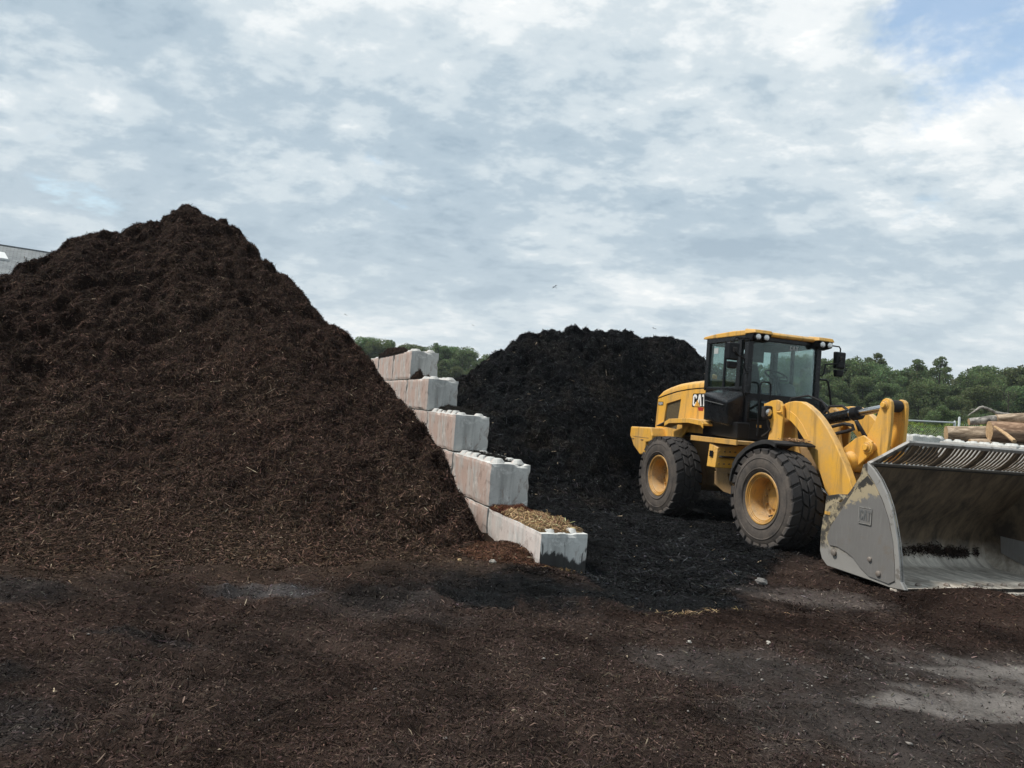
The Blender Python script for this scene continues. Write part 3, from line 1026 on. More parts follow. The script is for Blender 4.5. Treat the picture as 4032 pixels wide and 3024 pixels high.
# ---- loose mulch lying all over the yard
n = 310000
az = rng.uniform(-0.90, 0.90, n)
rr = np.exp(rng.uniform(math.log(2.3), math.log(16.5), n))
x, y = rr * np.sin(az), rr * np.cos(az)
c, cov = zone(x, y)
bf = np.interp(az, [p[0] for p in BROWN_FOOT], [p[1] for p in BROWN_FOOT])
kf = np.interp(az, [p[0] for p in BLACK_FOOT], [p[1] for p in BLACK_FOOT])
sd, al = wall_side(x, y)
keep = (rng.random(n) < cov) & ~((az < 0.004) & (rr > bf + 0.5) & (sd < 0)) & (rr < kf + 0.4) & ~((sd > 0.0) & (sd < 0.61) & (al > 0)) & (y < 20)
bare = (1 - cov)[:, None]
c = c * (1 - bare) + bare * np.where(rng.random((n, 1)) < 0.6, np.array([[0.040, 0.029, 0.024]]), np.array([[0.022, 0.021, 0.021]]))
x, y, rr, c = x[keep], y[keep], rr[keep], c[keep]
n = len(x)
e = 0.02
z0 = gh(x, y)
nx = -(gh(x + e, y) - z0) / e
ny = -(gh(x, y + e) - z0) / e
N = np.stack([nx, ny, np.ones(n)], -1)
N /= np.linalg.norm(N, axis=1)[:, None]
sc = np.sqrt(np.clip(rr / 4.5, 0.7, 3.0))
ln = np.clip(np.exp(rng.normal(math.log(0.022), 0.5, n)), 0.008, 0.10) * sc
LM = make_shreds('loose_mulch', np.stack([x, y, z0], -1), N, c * 1.1, ln, (0.003 + 0.007 * rng.random(n) ** 1.6) * sc, 0.65, None, 0.50, 0.002)
tag(LM, 'loose shredded mulch and bark bits lying over the whole yard', 'mulch')

# thicker black mulch between wall, pile and loader
n = 52000
az = rng.uniform(-0.04, 0.52, n)
rr = rng.uniform(7.4, 14.5, n)
x, y = rr * np.sin(az), rr * np.cos(az)
c, cov = zone(x, y)
sd, al = wall_side(x, y)
keep = (c.sum(1) < 0.048) & ((sd > 0.61) | (al < 0)) & (rr < np.interp(az, [p[0] for p in BLACK_FOOT], [p[1] for p in BLACK_FOOT]) + 0.3)
x, y, c = x[keep], y[keep], c[keep]
n = len(x)
ln = np.clip(np.exp(rng.normal(math.log(0.055), 0.45, n)), 0.02, 0.18)
tag(make_shreds('black_mulch', np.stack([x, y, gh(x, y)], -1), np.tile([0, 0, 1.0], (n, 1)), c * 1.25, ln, 0.006 + 0.008 * rng.random(n), 0.9, None, 0.65, 0.002, bend=False), 'loose black mulch carpet between the block wall and the loader', 'mulch')


# ---- small heaps: a mound mesh with its own litter
def heap(name, cx, cy, rx, ry, h, base, z0=None, n=4000, rz=0.0, shape=2.0, ln0=0.05, pale=0.01, palecol=(0.3, 0.24, 0.17), spread=0.5, seed=0.0, litter='bark_shreds', lump=0.25, wid=0.007, clipf=None, lift=0.8):
    u = np.linspace(-1, 1, 41)
    U, Vv = np.meshgrid(u, u)
    d = np.sqrt(U * U + Vv * Vv)
    c_, s_ = math.cos(rz), math.sin(rz)
    X = cx + U * rx * c_ - Vv * ry * s_
    Y = cy + U * rx * s_ + Vv * ry * c_
    nz = 1 + lump * fbm(P3(U * 1.3, Vv * 1.3), 1.5, 4, 0.6, 100 + seed)
    prof = np.clip(1 - d ** shape, -0.35, 1) * nz
    base_z = gh(X, Y) if z0 is None else z0
    Z = base_z + h * prof - 0.012
    if clipf is not None:
        Z = np.where(clipf(X, Y), np.minimum(Z, base_z - 0.1), Z)
    Gm = np.stack([X, Y, Z], -1)
    nn_ = 41
    i, j = np.meshgrid(np.arange(nn_ - 1), np.arange(nn_ - 1), indexing='ij')
    Fm = np.stack([i * nn_ + j, i * nn_ + j + 1, (i + 1) * nn_ + j + 1, (i + 1) * nn_ + j], -1).reshape(-1, 4)
    o = fast_mesh(name, Gm.reshape(-1, 3), Fm, 'pile_soil', colour=np.tile(np.asarray(base) * 0.7, (nn_ * nn_, 1)), smooth=True)
    w_ = (prof > -0.05) * 1.0
    if clipf is not None:
        w_ = w_ * ~clipf(X, Y)
    SPm, SNm, _ = sample_grid(Gm, grid_normals(Gm), n, w_)
    l_ = np.clip(np.exp(rng.normal(math.log(ln0), 0.4, n)), 0.015, 0.25)
    make_shreds(litter, SPm, SNm, np.tile(np.asarray(base) * 1.2, (n, 1)), l_, wid * (0.6 + 0.8 * rng.random(n)), lift, o, spread, pale, palecol=palecol)
    return o


def not_right(X, Y):
    s_, a_ = wall_side(X, Y)
    return (s_ > -0.01) & (a_ > 0)


tag(heap('mulch_heap', 0.0, 8.42, 0.72, 0.48, 0.12, (0.060, 0.031, 0.020), rz=-0.25, n=6500, seed=1, clipf=not_right, ln0=0.05), 'low heap of reddish mulch against the foot of the lowest block', 'mulch heap')
tag(heap('mulch_heap', -3.1, 9.1, 0.95, 0.75, 0.42, (0.060, 0.037, 0.022), z0=0.12, rz=0.1, n=7000, seed=2, shape=1.6), 'small tan-brown heap at the foot of the tall pile', 'mulch heap')

# ================================================================== CONCRETE BLOCK WALLS
BS, BL = 0.61, 1.83


def block_mesh(seed, L=BL):
    bm = bmesh.new()
    bmesh.ops.create_cube(bm, size=1.0)
    bmesh.ops.subdivide_edges(bm, edges=bm.edges[:], cuts=11, use_grid_fill=True)
    co = np.array([v.co[:] for v in bm.verts])
    W = np.array([BS - 0.012, L - 0.014, BS - 0.008])
    ext = np.abs(co) > 0.499
    q = co * W
    on_edge = ext.sum(1) >= 2
    jit = 0.0035 * perlin(q, 4.0, seed * 3.1)[:, None]
    q = q + np.sign(co) * ext * jit
    chip = np.clip(perlin(q, 6.5, seed * 5.7 + 2) - 0.05, 0, 1) * 0.032 + 0.006
    q[on_edge] -= (np.sign(co) * ext)[on_edge] * chip[on_edge][:, None]
    q += np.array([BS / 2, L / 2, BS / 2])
    for v, c in zip(bm.verts, q):
        v.co = c
    bmesh.ops.recalc_face_normals(bm, faces=bm.faces)
    me = bpy.data.meshes.new('concrete_block')
    bm.to_mesh(me)
    bm.free()
    return me


def knob_mesh():
    m = MB()
    n = 8
    rings = [(0.115, 0.0), (0.105, 0.015), (0.062, 0.062), (0.05, 0.068)]
    vs = [(r * math.cos(2 * math.pi * (k + .5) / n), r * math.sin(2 * math.pi * (k + .5) / n), z) for r, z in rings for k in range(n)]
    fs = [(i * n + k, i * n + (k + 1) % n, (i + 1) * n + (k + 1) % n, (i + 1) * n + k) for i in range(3) for k in range(n)]
    fs.append(tuple(range(3 * n, 4 * n)))
    me = bpy.data.meshes.new('knob')
    me.from_pydata(vs, [], fs)
    return me


BLOCK_ME = {}
for mname in ('concrete', 'concrete_splashed', 'concrete_pale'):
    BLOCK_ME[mname] = []
    for s_ in range(5):
        me = block_mesh(s_ + (10 if mname == 'concrete_pale' else 0))
        me.materials.append(MATS[mname])
        BLOCK_ME[mname].append(me)
KNOB_ME = {}
for mname in ('concrete', 'concrete_pale'):
    KNOB_ME[mname] = knob_mesh()
    KNOB_ME[mname].materials.append(MATS[mname])


def add_block(wall, x, y, z, mat, i, knobs=False, kmat=None, label=None, tilt=0.0):
    o = link(bpy.data.objects.new('concrete_block', BLOCK_ME[mat][i % 5]), wall)
    o.location = (x, y, z)
    o.rotation_euler = (0, 0, tilt)
    if label:
        o['label'] = label
    if knobs:
        for k in range(6):
            for s_ in (0, 1):
                kb = link(bpy.data.objects.new('knob', KNOB_ME[kmat or ('concrete' if mat == 'concrete_splashed' else mat)]), o)
                kb.location = (0.155 + 0.30 * s_ + random.uniform(-.008, .008), 0.16 + 0.302 * k, BS - 0.012 + random.uniform(-.012, 0.004))
                sc_ = random.uniform(0.88, 1.05)
                kb.scale = (sc_, sc_, random.uniform(0.75, 1.08) * (0.75 if mat == 'concrete_splashed' else 1.0))
    return o


wall = empty('block_wall', (WP[0], WP[1], WALL_Z), -WALL_AZ)
tag(wall, 'stepped wall of stacked pale concrete blocks between the brown and black piles', 'block wall')
SET = [0.0, 1.85, 3.69, 5.63, 7.24]
for lv, d0 in enumerate(SET):
    k = 0
    y0 = d0
    while y0 < 12.2:
        top_open = (k == 0) or lv == 4
        m = 'concrete_splashed' if (lv == 0 and k == 0) else 'concrete'
        lab = 'lowest end block, lower front face splashed black' if (lv == 0 and k == 0) else None
        add_block(wall, random.uniform(-.006, .006) + (0.0 if k else 0.004), y0, lv * BS, m, lv * 2 + k, top_open and (lv < 4 or k < 3), label=lab, tilt=random.uniform(-.004, .004))
        y0 += BL + (0.03 if not (lv == 4 and k == 0) else 0.05)
        k += 1

# wall of the log bay on the right, parallel to the first
w2o = np.array([10.53, 16.41]) - WR * 0.155 + WD * 0.55
wall2 = empty('block_wall', (w2o[0] - WD[0] * BL, w2o[1] - WD[1] * BL, -0.05), -WALL_AZ)
tag(wall2, 'knobbed white concrete block wall behind the bucket, in front of the logs', 'block wall')
for lv in range(3):
    for k in range(3):
        add_block(wall2, random.uniform(-.006, .006), -k * (BL + 0.012), lv * BS, 'concrete_pale', lv + k * 2, lv == 2)
# black stencil marks on its near block
mk = MB()
xx = -1.45
for wdt, gap_ in ((.05, .05), (.10, .03), (.03, .03), (.03, .03), (.03, .08), (.09, .03), (.03, .03), (.05, .03), (.04, .03)):
    mk.box(-0.012, -0.004, xx, xx + wdt, 3 * BS - 0.26, 3 * BS - 0.10)
    xx += wdt + gap_
mk.build('stencil_mark', 'black_satin', wall2)

# two block stacks by the fence
wall3 = empty('block_wall', (12.52, 22.03, 0.06), R(8))
tag(wall3, 'short white concrete block stack beside the wire fence, left of the logs', 'block wall')
for lv in range(3):
    add_block(wall3, 0, 0, lv * BS, 'concrete_pale', lv + 1, lv == 2)
    add_block(wall3, 0.64, 0.05, lv * BS, 'concrete_pale', lv + 3, lv == 2)
fb = empty('concrete_block', (11.55, 21.9, 1.30), R(-75))
fb.rotation_euler = (R(-19), 0, R(-72))
tag(fb, 'pale concrete block lying tilted, left of the short white stack', 'concrete block')
b_ = link(bpy.data.objects.new('block_body', BLOCK_ME['concrete_pale'][2]), fb)
b_.location = (0, 0, -0.1)

# ---- straw and crumbs on the blocks


def on_wall(x, y):
    p = WP + WR * x + WD * y
    return float(p[0]), float(p[1])


def wall_litter(name, label, cat, x0, x1, y0, y1, z, n, base, ln0, wid, pale=0.0, palecol=(.4, .3, .15), spread=0.4, lift=0.5, thick=0.05, fall=0.0):
    u = np.linspace(0, 1, 30)
    U, Vv = np.meshgrid(u, u)
    lx, ly = x0 + (x1 - x0) * U, y0 + (y1 - y0) * Vv
    px = WP[0] + WR[0] * lx + WD[0] * ly
    py = WP[1] + WR[1] * lx + WD[1] * ly
    edge = np.minimum.reduce([U, 1 - U, Vv, 1 - Vv]) * 4
    hz_ = thick * np.clip(edge, 0, 1) ** 0.7 * (1 + 0.8 * fbm(P3(px, py), 3.0, 3, 0.6, len(name) + x0 * 7)) - 0.012
    Gm = np.stack([px, py, z + hz_], -1)
    i, j = np.meshgrid(np.arange(29), np.arange(29), indexing='ij')
    Fm = np.stack([i * 30 + j, i * 30 + j + 1, (i + 1) * 30 + j + 1, (i + 1) * 30 + j], -1).reshape(-1, 4)
    o = fast_mesh(name, Gm.reshape(-1, 3), Fm, 'pile_soil', colour=np.tile(np.asarray(base) * 0.5, (900, 1)), smooth=True)
    SPm, SNm, _ = sample_grid(Gm, grid_normals(Gm), n, (hz_ > -0.012) * 1.0 + 0.02)
    l_ = np.clip(np.exp(rng.normal(math.log(ln0), 0.4, n)), 0.015, 0.25)
    make_shreds('litter_strands', SPm, SNm, np.tile(np.asarray(base) * 1.1, (n, 1)), l_, wid * (0.6 + 0.8 * rng.random(n)), lift, o, spread, pale, palecol=palecol)
    tag(o, label, cat, kind='stuff')
    return o


wall_litter('straw_litter', 'golden straw strewn on top of the lowest concrete block', 'straw', 0.025, 0.585, 0.07, 1.40, WALL_Z + BS, 1700, (0.32, 0.22, 0.12), 0.10, 0.007, 0.22, (0.12, 0.055, 0.035), 0.45, 0.5, 0.085)
wall_litter('mulch_litter', 'red-brown mulch on the lowest block below the second step', 'mulch', 0.02, 0.56, 1.05, 1.86, WALL_Z + BS, 1500, (0.075, 0.030, 0.018), 0.05, 0.006, 0.04, thick=0.06)
wall_litter('mulch_litter', 'black mulch crumbs between the knobs of the second block step', 'mulch', 0.12, 0.52, 2.1, 3.7, WALL_Z + 2 * BS, 1500, (0.018, 0.017, 0.015), 0.05, 0.006, thick=0.05)
wall_litter('mulch_litter', 'black mulch ridge on the third block step, under the fourth block', 'mulch', 0.10, 0.57, 3.95, 5.65, WALL_Z + 3 * BS, 1500, (0.018, 0.017, 0.015), 0.05, 0.006, thick=0.10)
wall_litter('mulch_litter', 'brown mulch caught on the fourth block step beside the top block', 'mulch', 0.02, 0.26, 6.5, 7.26, WALL_Z + 4 * BS, 900, (0.034, 0.022, 0.017), 0.05, 0.006, thick=0.17)
wall_litter('mulch_litter', 'brown mulch strip along the top row of blocks beside the brown pile', 'mulch', 0.0, 0.18, 8.0, 11.0, WALL_Z + 5 * BS, 1400, (0.034, 0.022, 0.017), 0.05, 0.006, thick=0.15)


# ---- straw on the ground, pebbles, one stone
def ground_litter(name, label, cat, cx, cy, rx, ry, n, base, ln0, wid, spread=0.4):
    a = rng.uniform(0, 2 * math.pi, n)
    q = np.abs(rng.normal(0, 0.5, n))
    x_, y_ = cx + rx * q * np.cos(a), cy + ry * q * np.sin(a)
    Pn = np.stack([x_, y_, gh(x_, y_) + 0.008], -1)
    Nn_ = np.tile([0, 0, 1.0], (n, 1))
    l_ = np.clip(np.exp(rng.normal(math.log(ln0), 0.4, n)), 0.015, 0.25)
    o = make_shreds(name, Pn, Nn_, np.tile(np.asarray(base), (n, 1)), l_, wid * (0.6 + 0.8 * rng.random(n)), 0.4, None, spread, 0.0)
    tag(o, label, cat, kind='stuff')


ground_litter('straw_litter', 'thin scatter of straw on the dark ground before the loader', 'straw', 1.72, 6.42, 0.45, 0.16, 90, (0.30, 0.215, 0.12), 0.06, 0.005)
ground_litter('straw_litter', 'few straws dropped right of the straw scatter', 'straw', 2.3, 6.55, 0.35, 0.06, 22, (0.30, 0.215, 0.12), 0.06, 0.005)
ground_litter('straw_litter', 'straw bits at the foot of the lowest block end face', 'straw', 0.80, 7.95, 0.4, 0.12, 60, (0.16, 0.11, 0.05), 0.06, 0.005)


def stone_geo(n, cx, cy, cz, s, flat=0.6):
    """n little faceted stones as one numpy mesh"""
    t = np.array([[1, 0, 0], [-1, 0, 0], [0, 1, 0], [0, -1, 0], [0, 0, 1], [0, 0, -1], [.6, .6, .5], [-.6, .6, .4], [.6, -.6, .45], [-.6, -.6, .5]], float)
    t /= np.linalg.norm(t, axis=1)[:, None]
    tri = np.array([[4, 0, 6], [4, 6, 2], [4, 2, 7], [4, 7, 1], [4, 1, 9], [4, 9, 3], [4, 3, 8], [4, 8, 0], [0, 5, 6], [6, 5, 2], [2, 5, 7], [7, 5, 1], [1, 5, 9], [9, 5, 3], [3, 5, 8], [8, 5, 0]])
    V = t[None] * (1 + 0.3 * rng.normal(size=(n, 10, 1))) * s[:, None, None] * np.array([1, 0.8, flat])
    a = rng.uniform(0, 6.28, n)
    ca, sa = np.cos(a)[:, None], np.sin(a)[:, None]
    V = np.stack([V[..., 0] * ca - V[..., 1] * sa, V[..., 0] * sa + V[..., 1] * ca, V[..., 2]], -1)
    V += np.stack([cx, cy, cz], -1)[:, None, :]
    F_ = (np.arange(n)[:, None, None] * 10 + tri[None]).reshape(-1, 3)
    return V.reshape(-1, 3), F_


n = 170
q = rng.random(n)
x = np.where(q < 0.75, rng.normal(2.3, 0.9, n), rng.uniform(-3, 4.5, n))
y = np.where(q < 0.75, rng.normal(4.75, 0.65, n), rng.uniform(3.4, 8, n))
ok = (y > 2.8) & (wall_side(x, y)[1] < -0.1)
x, y = x[ok], y[ok]
n = len(x)
s = np.clip(np.exp(rng.normal(math.log(0.0085), 0.4, n)), 0.004, 0.024)
V, F = stone_geo(n, x, y, gh(x, y) + s * 0.4, s)
pc = np.array([0.24, 0.22, 0.20]) * np.exp(rng.normal(0, 0.4, n))[:, None]
tag(fast_mesh('pebbles', V, F, 'stone', colour=np.repeat(np.clip(pc, 0, .7), 10, axis=0)), 'small pale pebbles scattered over the bare ground', 'pebbles', kind='stuff')


def one_stone(x_, y_, s_, colr, label):
    bm = bmesh.new()
    bmesh.ops.create_icosphere(bm, subdivisions=3, radius=1.0)
    co = np.array([v.co[:] for v in bm.verts])
    d = 1 + 0.35 * fbm(co, 0.9, 3, 0.5, x_ * 3) + 0.1 * np.sign(perlin(co, 1.7, 4.0))
    co = co * d[:, None] * s_ * np.array([1.0, 0.75, 0.62])
    for v, c_ in zip(bm.verts, co):
        v.co = c_
    me = bpy.data.meshes.new('stone')
    bm.to_mesh(me)
    bm.free()
    at = me.color_attributes.new('Col', 'FLOAT_COLOR', 'POINT')
    at.data.foreach_set('color', np.tile(np.array([*colr, 1], np.float32), (len(me.vertices), 1)).ravel())
    me.materials.append(MATS['stone'])
    o = link(bpy.data.objects.new('stone', me))
    o.location = (x_, y_, float(gh(x_, y_)) + s_ * 0.35)
    o.rotation_euler = (0.2, 0.1, x_ * 2)
    tag(o, label, 'stone')


one_stone(2.97, 8.06, 0.062, (0.20, 0.19, 0.18), 'fist-sized grey stone lying alone left of the bucket')
one_stone(-0.06, 7.75, 0.036, (0.36, 0.33, 0.29), 'pale stone at the front of the reddish mulch heap')
one_stone(-0.42, 7.78, 0.028, (0.42, 0.30, 0.17), 'small tan stone left of the pale stone by the reddish heap')
one_stone(1.52, 5.55, 0.018, (0.5, 0.47, 0.42), 'white pebble at the left edge of the bare grey ground')
one_stone(2.15, 5.6, 0.02, (0.5, 0.47, 0.42), 'white pebble below the mulch ridge on bare grey ground')

# ================================================================== WHEEL LOADER
FA = Vector((5.008, 10.793, 0.0))
LAZ = R(-17.15)
HF = Vector((-math.sin(LAZ), -math.cos(LAZ), 0))
LRZ = math.atan2(HF.y, HF.x)
loader = empty('wheel_loader', FA, LRZ)
tag(loader, 'yellow wheel loader with black cab and big slotted bucket', 'wheel loader')
LD = loader


def lw(p):
    return FA + HF * p[0] + Vector((-HF.y, HF.x, 0)) * p[1] + Vector((0, 0, p[2]))


# ---- wheels
TR_, TW = 0.745, 0.53


def tyre_mesh():
    m = MB()
    hw = TW / 2
    prof = [(0.345, -hw + .085), (0.36, -hw + .055), (0.40, -hw + .03), (0.46, -hw + .008), (0.53, -hw + 0.002), (0.60, -hw + .008), (0.655, -hw + .024),
            (0.692, -hw + .05), (0.708, -hw + .09), (0.714, 0.0)]
    prof = prof + [(r, -y) for r, y in reversed(prof[:-1])]
    m.lathe(prof, 72)
    nb = 24
    pitch = 2 * math.pi / nb
    edges = [-1.0, -0.42, 0.0, 0.42, 1.0]
    zig = [0.0, 0.30, 0.0, 0.30, 0.0]
    gw = 0.013 / TR_
    for k in range(nb):
        a0 = k * pitch
        for b in range(4):
            t0, t1 = edges[b], edges[b + 1]
            z0, z1 = zig[b], zig[b + 1]
            e0 = 0.012 if b > 0 else 0.0
            e1 = 0.012 if b < 3 else 0.0
            y0, y1 = t0 * hw * 0.965 + e0, t1 * hw * 0.965 - e1
            jit = 0.5 * pitch if b in (1, 2) else 0.0
            h = pitch / 2 - gw
            if b in (0, 3):
                h -= 0.003

            def pt(y, zz, s, r):
                a = a0 + jit + zz * pitch + s * h
                return (r * math.cos(a), y, r * math.sin(a))
            rt0 = TR_ - 0.020 * t0 * t0
            rt1 = TR_ - 0.020 * t1 * t1
            rb = 0.700
            # top, slightly smaller than the foot so that the edges read
            k_ = 0.93
            top = [pt(y0, z0, -k_, rt0), pt(y0, z0, k_, rt0), pt(y1, z1, k_, rt1), pt(y1, z1, -k_, rt1)]
            foot = [pt(y0, z0, -1, rb), pt(y0, z0, 1, rb), pt(y1, z1, 1, rb), pt(y1, z1, -1, rb)]
            if b == 0:
                foot[0], foot[1] = pt(-hw + .02, z0 - .10, -0.8, 0.655), pt(-hw + .02, z0 - .10, 0.8, 0.655)
            if b == 3:
                foot[2], foot[3] = pt(hw - .02, z1 - .10, 0.8, 0.655), pt(hw - .02, z1 - .10, -0.8, 0.655)
            m.add(foot + top, [(4, 5, 6, 7), (0, 1, 5, 4), (1, 2, 6, 5), (2, 3, 7, 6), (3, 0, 4, 7)])
    # raised rings on the sidewalls
    for sgn in (-1, 1):
        for rr_ in (0.435, 0.585):
            m.lathe([(rr_ - .012, sgn * (hw - .012)), (rr_, sgn * (hw + .004)), (rr_ + .012, sgn * (hw - .004))], 72)
    me_o = m.build('tyre', 'tyre_rubber', None, fix=False)
    md = me_o.modifiers.new('bevel', 'BEVEL')
    md.width = 0.006
    md.segments = 1
    md.limit_method = 'ANGLE'
    md.angle_limit = R(50)
    return me_o


def rim_geo():
    m = MB()
    h = TW / 2
    # deep dish seen from the -y side
    prof = [(0.385, -h + .075), (0.388, -h + .045), (0.372, -h + .030), (0.352, -h + .034), (0.347, -h + .052), (0.334, -h + .050), (0.330, -h + .066),
            (0.312, -h + .066), (0.305, -h + .09), (0.298, -h + .12), (0.292, 0.02), (0.275, 0.035), (0.15, 0.035), (0.145, 0.0), (0.10, -0.012), (0.0, -0.012)]
    m.lathe(prof, 56)
    # inner half
    m.lathe([(0.385, h - .075), (0.36, h - .03), (0.33, h - .06), (0.30, 0.05)], 40)
    for k in range(12):
        a = 2 * math.pi * k / 12 + .2
        c = (0.215 * math.cos(a), 0.035, 0.215 * math.sin(a))
        m.tube([(c[0], 0.04, c[2]), (c[0], 0.005, c[2])], 0.018, 6)
    return m


tyre0, rim0 = tyre_mesh(), None
wheels = []
for i, (wx, sgn) in enumerate(((0, -1), (-3.05, -1), (0, 1), (-3.05, 1))):
    w = empty('wheel', (wx, sgn * 1.08, 0.705), 0.0, LD)
    w.rotation_euler = (0, (0.3, 1.0, 0.7, 2.0)[i], 0 if sgn < 0 else math.pi)
    if i == 0:
        t = tyre0
        rim0 = rim_geo().build('rim', 'rim_yellow', w)
        v = MB()
        v.tube([(0.30, -0.20, -0.12), (0.29, -0.235, -0.135), (0.275, -0.25, -0.15)], 0.012, 6)
        v.build('valve', 'black_rubber', w)
    else:
        t = tyre0.copy()
        col.objects.link(t)
        r_ = rim0.copy()
        col.objects.link(r_)
        r_.parent = w
    t.parent = w

for wx in (0, -3.05):
    MB().tube([(wx, -0.92, .705), (wx, -.55, .705), (wx, -.5, .705), (wx, .5, .705), (wx, .55, .705), (wx, .92, .705)], [.15, .17, .24, .24, .17, .15], 20).build('axle', 'frame_dirty', LD)

# ---- frames
MB().prism([(-4.45, 1.0), (-4.45, 1.5), (-1.35, 1.5), (-1.28, 1.2), (-1.3, .78), (-2.2, .60), (-3.6, .60)], -.42, .42).build('rear_frame', 'frame_dirty', LD, 0.015)
MB().prism([(-1.12, 1.45), (-1.0, .56), (.25, .50), (.58, .72), (.62, 1.10), (.30, 1.38), (-.1, 1.5)], -.40, .40).build('front_frame', 'frame_dirty', LD, 0.015)
# hitch side plate with its opening, as four bars round a hole
hp = MB()
hp.prism([(-2.05, 1.05), (-1.15, 1.05), (-1.15, .92), (-1.95, .92)], -.80, -.74)
hp.prism([(-2.0, .92), (-1.62, .92), (-1.55, .74), (-1.4, .66), (-1.15, .66), (-1.15, .56), (-1.7, .60), (-1.98, .70)], -.80, -.74)
hp.build('hitch_plate', 'frame_dirty', LD, 0.006)
MB().tube([(-1.45, -.7, .85), (-1.25, -.62, .78), (-.95, -.55, .78)], .035, 8).build('hose', 'black_rubber', LD)
MB().tube([(-1.6, -.62, .9), (-1.2, -.5, .83), (-.8, -.42, .85)], .05, 10).build('steering_cylinder', 'black_satin', LD)

# ---- counterweight
cw = [(-4.80, 1.56), (-3.93, 1.58), (-3.85, 1.42), (-3.86, 1.30), (-4.10, 1.26), (-4.12, 1.02), (-4.32, 1.00), (-4.62, 1.16), (-4.74, 1.30), (-4.82, 1.36)]
MB().prism(cw, -1.06, 1.06).build('counterweight', 'yellow_paint', LD, 0.03, 3)
MB().box(-4.68, -3.98, -1.064, -1.058, 1.355, 1.365).build('weld_line', 'frame_dirty', LD)
for xx_ in (-4.7, -4.3):
    MB().box(xx_, xx_ + .1, -1.07, -1.05, 1.30, 1.325).build('lashing_eye', 'frame_dirty', LD, .004)

# ---- hood
XS = np.array([-4.27, -4.2, -4.09, -3.95, -3.81, -3.54, -3.1, -2.8, -2.50])
ZT = np.interp(XS, [-4.27, -4.2, -4.09, -3.81, -3.54, -3.1, -2.51], [2.215, 2.28, 2.36, 2.435, 2.485, 2.52, 2.545])
ZC = np.interp(XS, [-4.27, -3.88, -3.52, -3.0, -2.49], [2.19, 2.265, 2.325, 2.372, 2.39])
m = MB()
half = [(.752, 0.0, 0), (.752, .45, 0), (.725, .8, 0), (.64, 1.0, 0), (.35, 1.0, .03), (0, 1.0, .04)]
vs = []
for x_, zt, zc in zip(XS, ZT, ZC):
    ring = [(-y_, zc + .010 + f_ * (zt - zc - .01) + a_) for y_, f_, a_ in half]
    ring += [(-yy, zz) for yy, zz in reversed(ring[:-1])]
    vs += [(x_, yy, zz) for yy, zz in ring]
nrg = 11
fs = [(i * nrg + k, i * nrg + k + 1, (i + 1) * nrg + k + 1, (i + 1) * nrg + k) for i in range(len(XS) - 1) for k in range(nrg - 1)]
fs += [tuple(range(nrg)), tuple((len(XS) - 1) * nrg + k for k in range(nrg))]
m.add(vs, fs, True)
m.build('hood_lid', 'yellow_paint', LD, angle=50)
seam = [(x_, zc - .012) for x_, zc in zip(XS, ZC)]
m = MB()
m.prism(seam + [(x_, zc + .012) for x_, zc in reversed(list(zip(XS, ZC)))], -.738, .738)
m.build('hood_seam', 'black_satin', LD)
MB().prism([(-4.30, 1.45), (-4.25, 2.17)] + [(float(x_), float(z_) - .014) for x_, z_ in zip(XS[1:], ZC[1:])] + [(-2.47, 1.5)], -.70, .70).build('hood_core', 'black_satin', LD)
for sgn in (-1, 1):
    m = MB()
    a, b = sorted((sgn * .70, sgn * .748))
    m.prism([(-4.32, 1.43), (-4.275, 2.172), (-3.9, 2.246), (-3.92, 2.08), (-3.99, 1.61), (-3.99, 1.43)], a, b)
    m.prism([(-3.9, 2.246), (-3.52, 2.311), (-3.35, 2.328), (-3.37, 2.18), (-3.92, 2.08)], a, b)
    m.prism([(-3.35, 2.328), (-3.0, 2.358), (-2.49, 2.376), (-2.47, 1.55), (-3.1, 1.55), (-3.46, 1.43), (-3.46, 1.58), (-3.37, 2.18)], a, b)
    m.prism([(-3.99, 1.43), (-3.99, 1.61), (-3.46, 1.58), (-3.46, 1.43)], a, b)
    m.build('hood_side', 'yellow_paint', LD)
    g = MB().prism([(-3.92, 2.085), (-3.365, 2.185), (-3.455, 1.575), (-3.995, 1.605)], *sorted((sgn * .700, sgn * .722))).build('grille', 'grille_mesh', LD)
MB().prism([(-4.33, 1.43), (-4.29, 2.16), (-4.32, 2.16), (-4.36, 1.43)], -.72, .72).build('rear_grille', 'grille_mesh', LD, .005)
MB().tube([(-3.05, -.3, 2.50), (-3.05, -.3, 2.63)], .06, 14).build('intake_stack', 'black_satin', LD)
MB().tube([(-3.05, -.3, 2.60), (-3.05, -.3, 2.67), (-3.05, -.3, 2.69)], [.095, .095, .06], 18).build('intake_cap', 'yellow_dusty', LD)
MB().tube([(-3.5, .2, 2.5), (-3.5, .2, 2.72), (-3.56, .2, 2.82)], .06, 12).build('exhaust_pipe', 'black_satin', LD)

# ---- lettering
GLY = {'C': [(.6, .66), (.6, .85), (.45, 1), (.15, 1), (0, .85), (0, .15), (.15, 0), (.45, 0), (.6, .15), (.6, .34), (.39, .34), (.39, .2), (.21, .2), (.21, .8), (.39, .8), (.39, .66)],
       'A': [(0, 0), (.2, 1), (.5, 1), (.7, 0), (.49, 0), (.45, .2), (.40, .46), (.35, .72), (.30, .46), (.25, .2), (.21, 0)],
       'T': [(.2, 0), (.2, .8), (0, .8), (0, 1), (.62, 1), (.62, .8), (.42, .8), (.42, 0)]}


